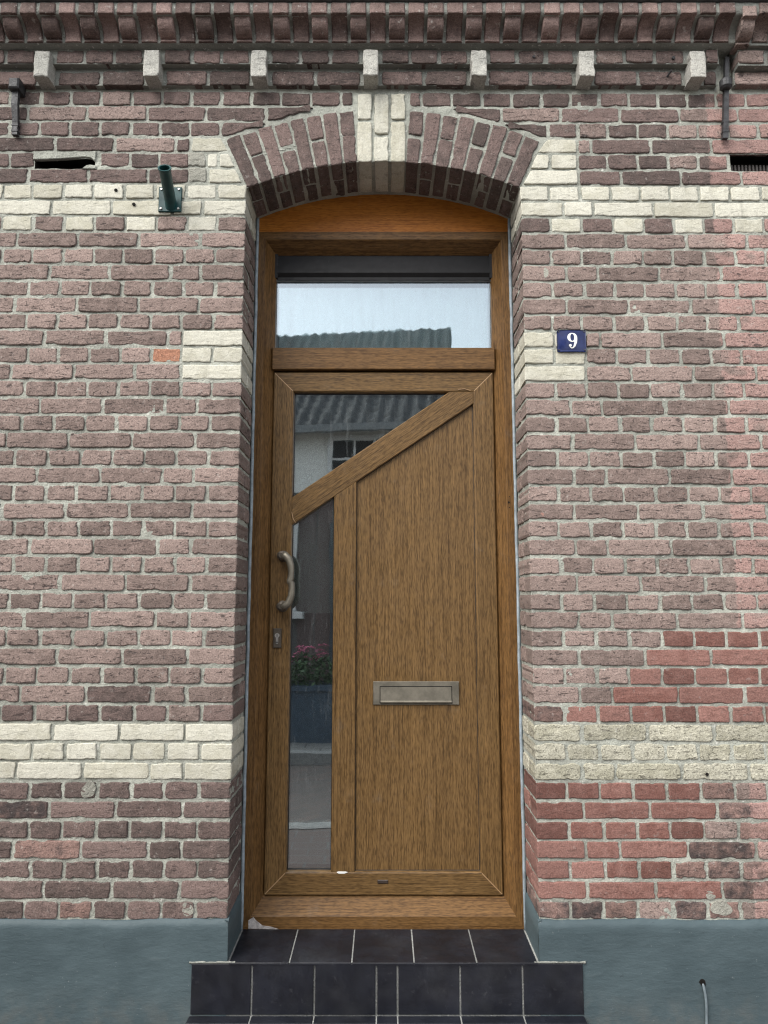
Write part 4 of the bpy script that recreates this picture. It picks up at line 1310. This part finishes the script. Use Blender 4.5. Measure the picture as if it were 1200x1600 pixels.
# ------------------------------------------------------------------ the street and the house across it (seen in the panes)
def paver_mat(name, c1, c2, sx, sz, mort=.006, rot=0):
    m, n, l, b = new_mat(name); t = NT(m); p = t.scale(t.pos(), (1, 1, 1), rot=(0, 0, rot))
    br = n.new('ShaderNodeTexBrick'); l.new(p, br.inputs['Vector']); br.inputs['Scale'].default_value = 1
    br.inputs['Brick Width'].default_value = sx; br.inputs['Row Height'].default_value = sz; br.inputs['Mortar Size'].default_value = mort
    br.inputs['Color1'].default_value = (*c1, 1); br.inputs['Color2'].default_value = (*c2, 1); br.inputs['Mortar'].default_value = (.10, .095, .09, 1)
    c = t.mix(.5, br.outputs['Color'], t.mix(t.noise(p, 30, 5, .7), (.5, .5, .5), (1.5, 1.5, 1.5)), 'MULTIPLY')
    l.new(c, b.inputs['Base Color']); b.inputs['Roughness'].default_value = .85
    l.new(t.bump(br.outputs['Fac'], .6, -.004), b.inputs['Normal'])
    return m


def sheet(name, x0, x1, y0, y1, z, mat):
    return tag(MB().add([(x0, y0, z), (x1, y0, z), (x1, y1, z), (x0, y1, z)], [(0, 1, 2, 3)]).build(name, mat), kind='structure')


GD = -.06                                         # the street lies a little below the tiled base
sheet('ground', -400, 400, -400, 400, -.19, plain_mat('earth', (.12, .11, .09), .95, sc=2))
KY, KY2 = -1.5, -3.75
tag(MB().box((-30, KY, -.125 + GD), (30, .0, -.001 + GD)).build('pavement', paver_mat('pavement_brick', (.105, .075, .066), (.085, .063, .058), .21, .105)), kind='structure')
tag(MB().box((-30, KY - .12, -.125 + GD), (30, KY - .001, .004 + GD)).build('kerb', plain_mat('kerb_stone', (.22, .22, .21), .85, var=.2)), kind='structure')
sheet('road', -30, 30, KY2 + .12, KY - .12, -.10 + GD, paver_mat('road_pavers', (.13, .10, .088), (.10, .085, .078), .22, .085, rot=.785))
tag(MB().box((-30, KY2, -.125 + GD), (30, KY2 + .12, .004 + GD)).build('kerb', plain_mat('kerb_stone_far', (.26, .26, .25), .85, var=.2)), kind='structure')
tag(MB().box((-30, -5.6, -.125 + GD), (30, KY2 - .001, -.001 + GD)).build('pavement', paver_mat('pavement_slab', (.22, .215, .20), (.18, .175, .165), .3, .3)), kind='structure')

far = tag(empty('opposite_house', None, (.58, -4.85, 0)), 'low house across the street with pantile roof, reflected in the door panes', 'house')
TH = R(7.4)                                      # its front is not quite parallel to this one
def fr(x, d, z):
    """x along its front (0 at its gable end), d back from the front, z up -> world"""
    return (.58 + x * math.cos(TH) + d * math.sin(TH), -4.85 + x * math.sin(TH) - d * math.cos(TH), z)


def farbox(x0, x1, d0, d1, z0, z1):
    v = [fr(x0, d0, z0), fr(x1, d0, z0), fr(x1, d1, z0), fr(x0, d1, z0), fr(x0, d0, z1), fr(x1, d0, z1), fr(x1, d1, z1), fr(x0, d1, z1)]
    return MB().add(v, [(0, 3, 2, 1), (4, 5, 6, 7), (0, 1, 5, 4), (1, 2, 6, 5), (2, 3, 7, 6), (3, 0, 4, 7)])


EAVE, RIDGE, RD = 3.33, 5.49, 2.75
mfw = plain_mat('far_render', (.80, .79, .74), .9, var=.06, bump=.2)
mfb = paver_mat('far_brick', (.10, .075, .07), (.14, .10, .09), .22, .065)
wbox = farbox(-9, 0, .0, 5.5, 2.55, EAVE); wbox.build('wall', mfw, far, (.58, -4.85, 0))
farbox(-9, 0, .01, 5.5, -.08, 2.55).build('lower_wall', mfb, far, (.58, -4.85, 0))
v = [fr(0, 0, EAVE), fr(0, 5.5, EAVE), fr(0, RD, RIDGE)]
MB().add([(p[0], p[1], p[2] - .03) for p in v], [(0, 1, 2)]).build('gable', mfw, far, (.58, -4.85, 0))
rows, cols = 20, 9 * 60
v = []; f = []
for r in range(rows):
    for e_ in (0, 1):
        t = (r + e_) / rows
        d = -.18 + (RD + .18) * t; z = EAVE - .12 + (RIDGE - EAVE + .16) * t + (.055 if e_ == 0 else 0)
        for c in range(cols + 1):
            x = .12 - 9.1 * c / cols
            v.append(fr(x, d, z + .018 * math.sin(c * 2 * math.pi / 9.0)))
m_ = cols + 1
for k in range(2 * rows - 1):
    f += [(k * m_ + c, k * m_ + c + 1, (k + 1) * m_ + c + 1, (k + 1) * m_ + c) for c in range(cols)]
MB().add(v, f).build('roof', plain_mat('pantile_grey', (.050, .053, .055), .6, var=.3, sc=8), far, (.58, -4.85, EAVE), smooth=True)
v = [fr(.12, RD, RIDGE + .04), fr(-9, RD, RIDGE + .04), fr(-9, 5.9, EAVE - .2), fr(.12, 5.9, EAVE - .2)]
MB().add(v, [(0, 1, 2, 3)]).build('roof_back', M['iron'], far, (.58, -4.85, EAVE))
farbox(-9.1, .12, -.27, -.19, EAVE - .13, EAVE - .05).build('gutter', plain_mat('far_gutter', (.20, .21, .21), .5), far, (.58, -4.85, EAVE))


def far_window(x0, x1, z0, z1, bars):
    w = empty('window', far, fr(x0, 0, z0))
    fm = M['white']; t = .06
    for (a, b, c, d) in ((x0, x1, z0, z0 + t), (x0, x1, z1 - t, z1), (x0, x0 + t, z0 + t, z1 - t), (x1 - t, x1, z0 + t, z1 - t)):
        farbox(a, b, -.03, .06, c, d).build('frame_bar', fm, w, fr(a, 0, c))
    if bars:
        zm = z0 + (z1 - z0) * .52
        for xm in (x0 + .31, x0 + .56, x0 + .81): farbox(xm - .012, xm + .012, -.02, .05, z0 + t, z1 - t).build('muntin', fm, w, fr(xm, 0, z0))
        farbox(x0 + t, x1 - t, -.019, .049, zm - .012, zm + .012).build('muntin', fm, w, fr(x0, 0, zm))
    farbox(x0 + t, x1 - t, -.012, -.006, z0 + t, z1 - t).build('pane', M['black'], w, fr(x0, 0, z0))
    farbox(x0 - .08, x1 + .08, -.10, .03, z0 - .08, z0 - .002).build('sill', fm, w, fr(x0, 0, z0))


far_window(-1.24, -.12, 2.64, 3.20, True); far_window(-3.6, -2.48, 2.64, 3.20, True)
far_window(-3.0, -1.58, 1.20, 2.35, False); far_window(-6.0, -4.6, 1.20, 2.35, False)
farbox(-1.2, -.25, -.02, .05, .05, 2.2).build('door', plain_mat('far_door', (.05, .06, .07), .5), far, fr(-1.2, 0, 0))

# planter with pink flowers against the house across the street
PXc, PYc = -.80, -4.30
plr = tag(empty('planter', None, (PXc, PYc, -.061)), 'blue-grey planter trough across the street, reflected low in the narrow pane', 'planter')
pm = plain_mat('planter_blue', (.055, .085, .12), .6, var=.15, bump=.1)
def tub(x0, x1, y0, y1, z0, z1, tap):
    return [(x0 + tap, y0 + tap, z0), (x1 - tap, y0 + tap, z0), (x1 - tap, y1 - tap, z0), (x0 + tap, y1 - tap, z0), (x0, y0, z1), (x1, y0, z1), (x1, y1, z1), (x0, y1, z1)]
BF = [(0, 3, 2, 1), (4, 5, 6, 7), (0, 1, 5, 4), (1, 2, 6, 5), (2, 3, 7, 6), (3, 0, 4, 7)]
MB().add(tub(PXc - .42, PXc + .42, PYc - .2, PYc + .2, -.061, .44, .03), BF).build('tub', pm, plr, (PXc, PYc, 0))
MB().add(tub(PXc - .44, PXc + .44, PYc - .22, PYc + .22, .441, .49, .0), BF).build('rim', pm, plr, (PXc, PYc, .44))
plant = tag(empty('flowering_plant', None, (PXc, PYc, .49)), 'bushy green plant with flat pink flower heads in the reflected planter', 'plant')
lv = MB(); gg = random.Random(4)
for k in range(900):
    a = gg.uniform(0, 6.283); r = gg.random() ** .5; h = gg.random()
    c = Vector((PXc + .42 * r * math.cos(a), PYc + .2 * r * math.sin(a), .49 + .30 * h * (1 - .5 * r * r)))
    u = Vector((gg.uniform(-1, 1), gg.uniform(-1, 1), gg.uniform(-.2, .9))).normalized() * .035
    w = u.cross(Vector((gg.uniform(-1, 1), gg.uniform(-1, 1), 1))).normalized() * .014
    lv.add([c - u, c + w, c + u, c - w], [(0, 1, 2, 3)])
lv.build('foliage', plain_mat('leaf_green', (.06, .11, .045), .6, var=.35, sc=14), plant, (PXc, PYc, .49))
pk = plain_mat('petal_pink', (.62, .16, .27), .8, var=.35, sc=40)
for k in range(26):
    c = (PXc + gg.uniform(-.38, .38), PYc + gg.uniform(-.15, .2), .80 + gg.uniform(-.10, .07)); fl = MB()
    for q_ in range(40):
        a = gg.uniform(0, 6.283); r = .062 * gg.random() ** .5
        p = Vector((c[0] + r * math.cos(a), c[1] + r * math.sin(a), c[2] + .02 * (1 - (r / .062) ** 2) + gg.uniform(-.004, .004))); s_ = .010
        n_ = Vector((gg.uniform(-.5, .5), gg.uniform(-.5, .5), 1)).normalized(); u = n_.orthogonal().normalized() * s_; w = n_.cross(u).normalized() * s_
        fl.add([p - u, p - w, p + u, p + w], [(0, 1, 2, 3)])
    fl.build('flower_head', pk, plant, c)
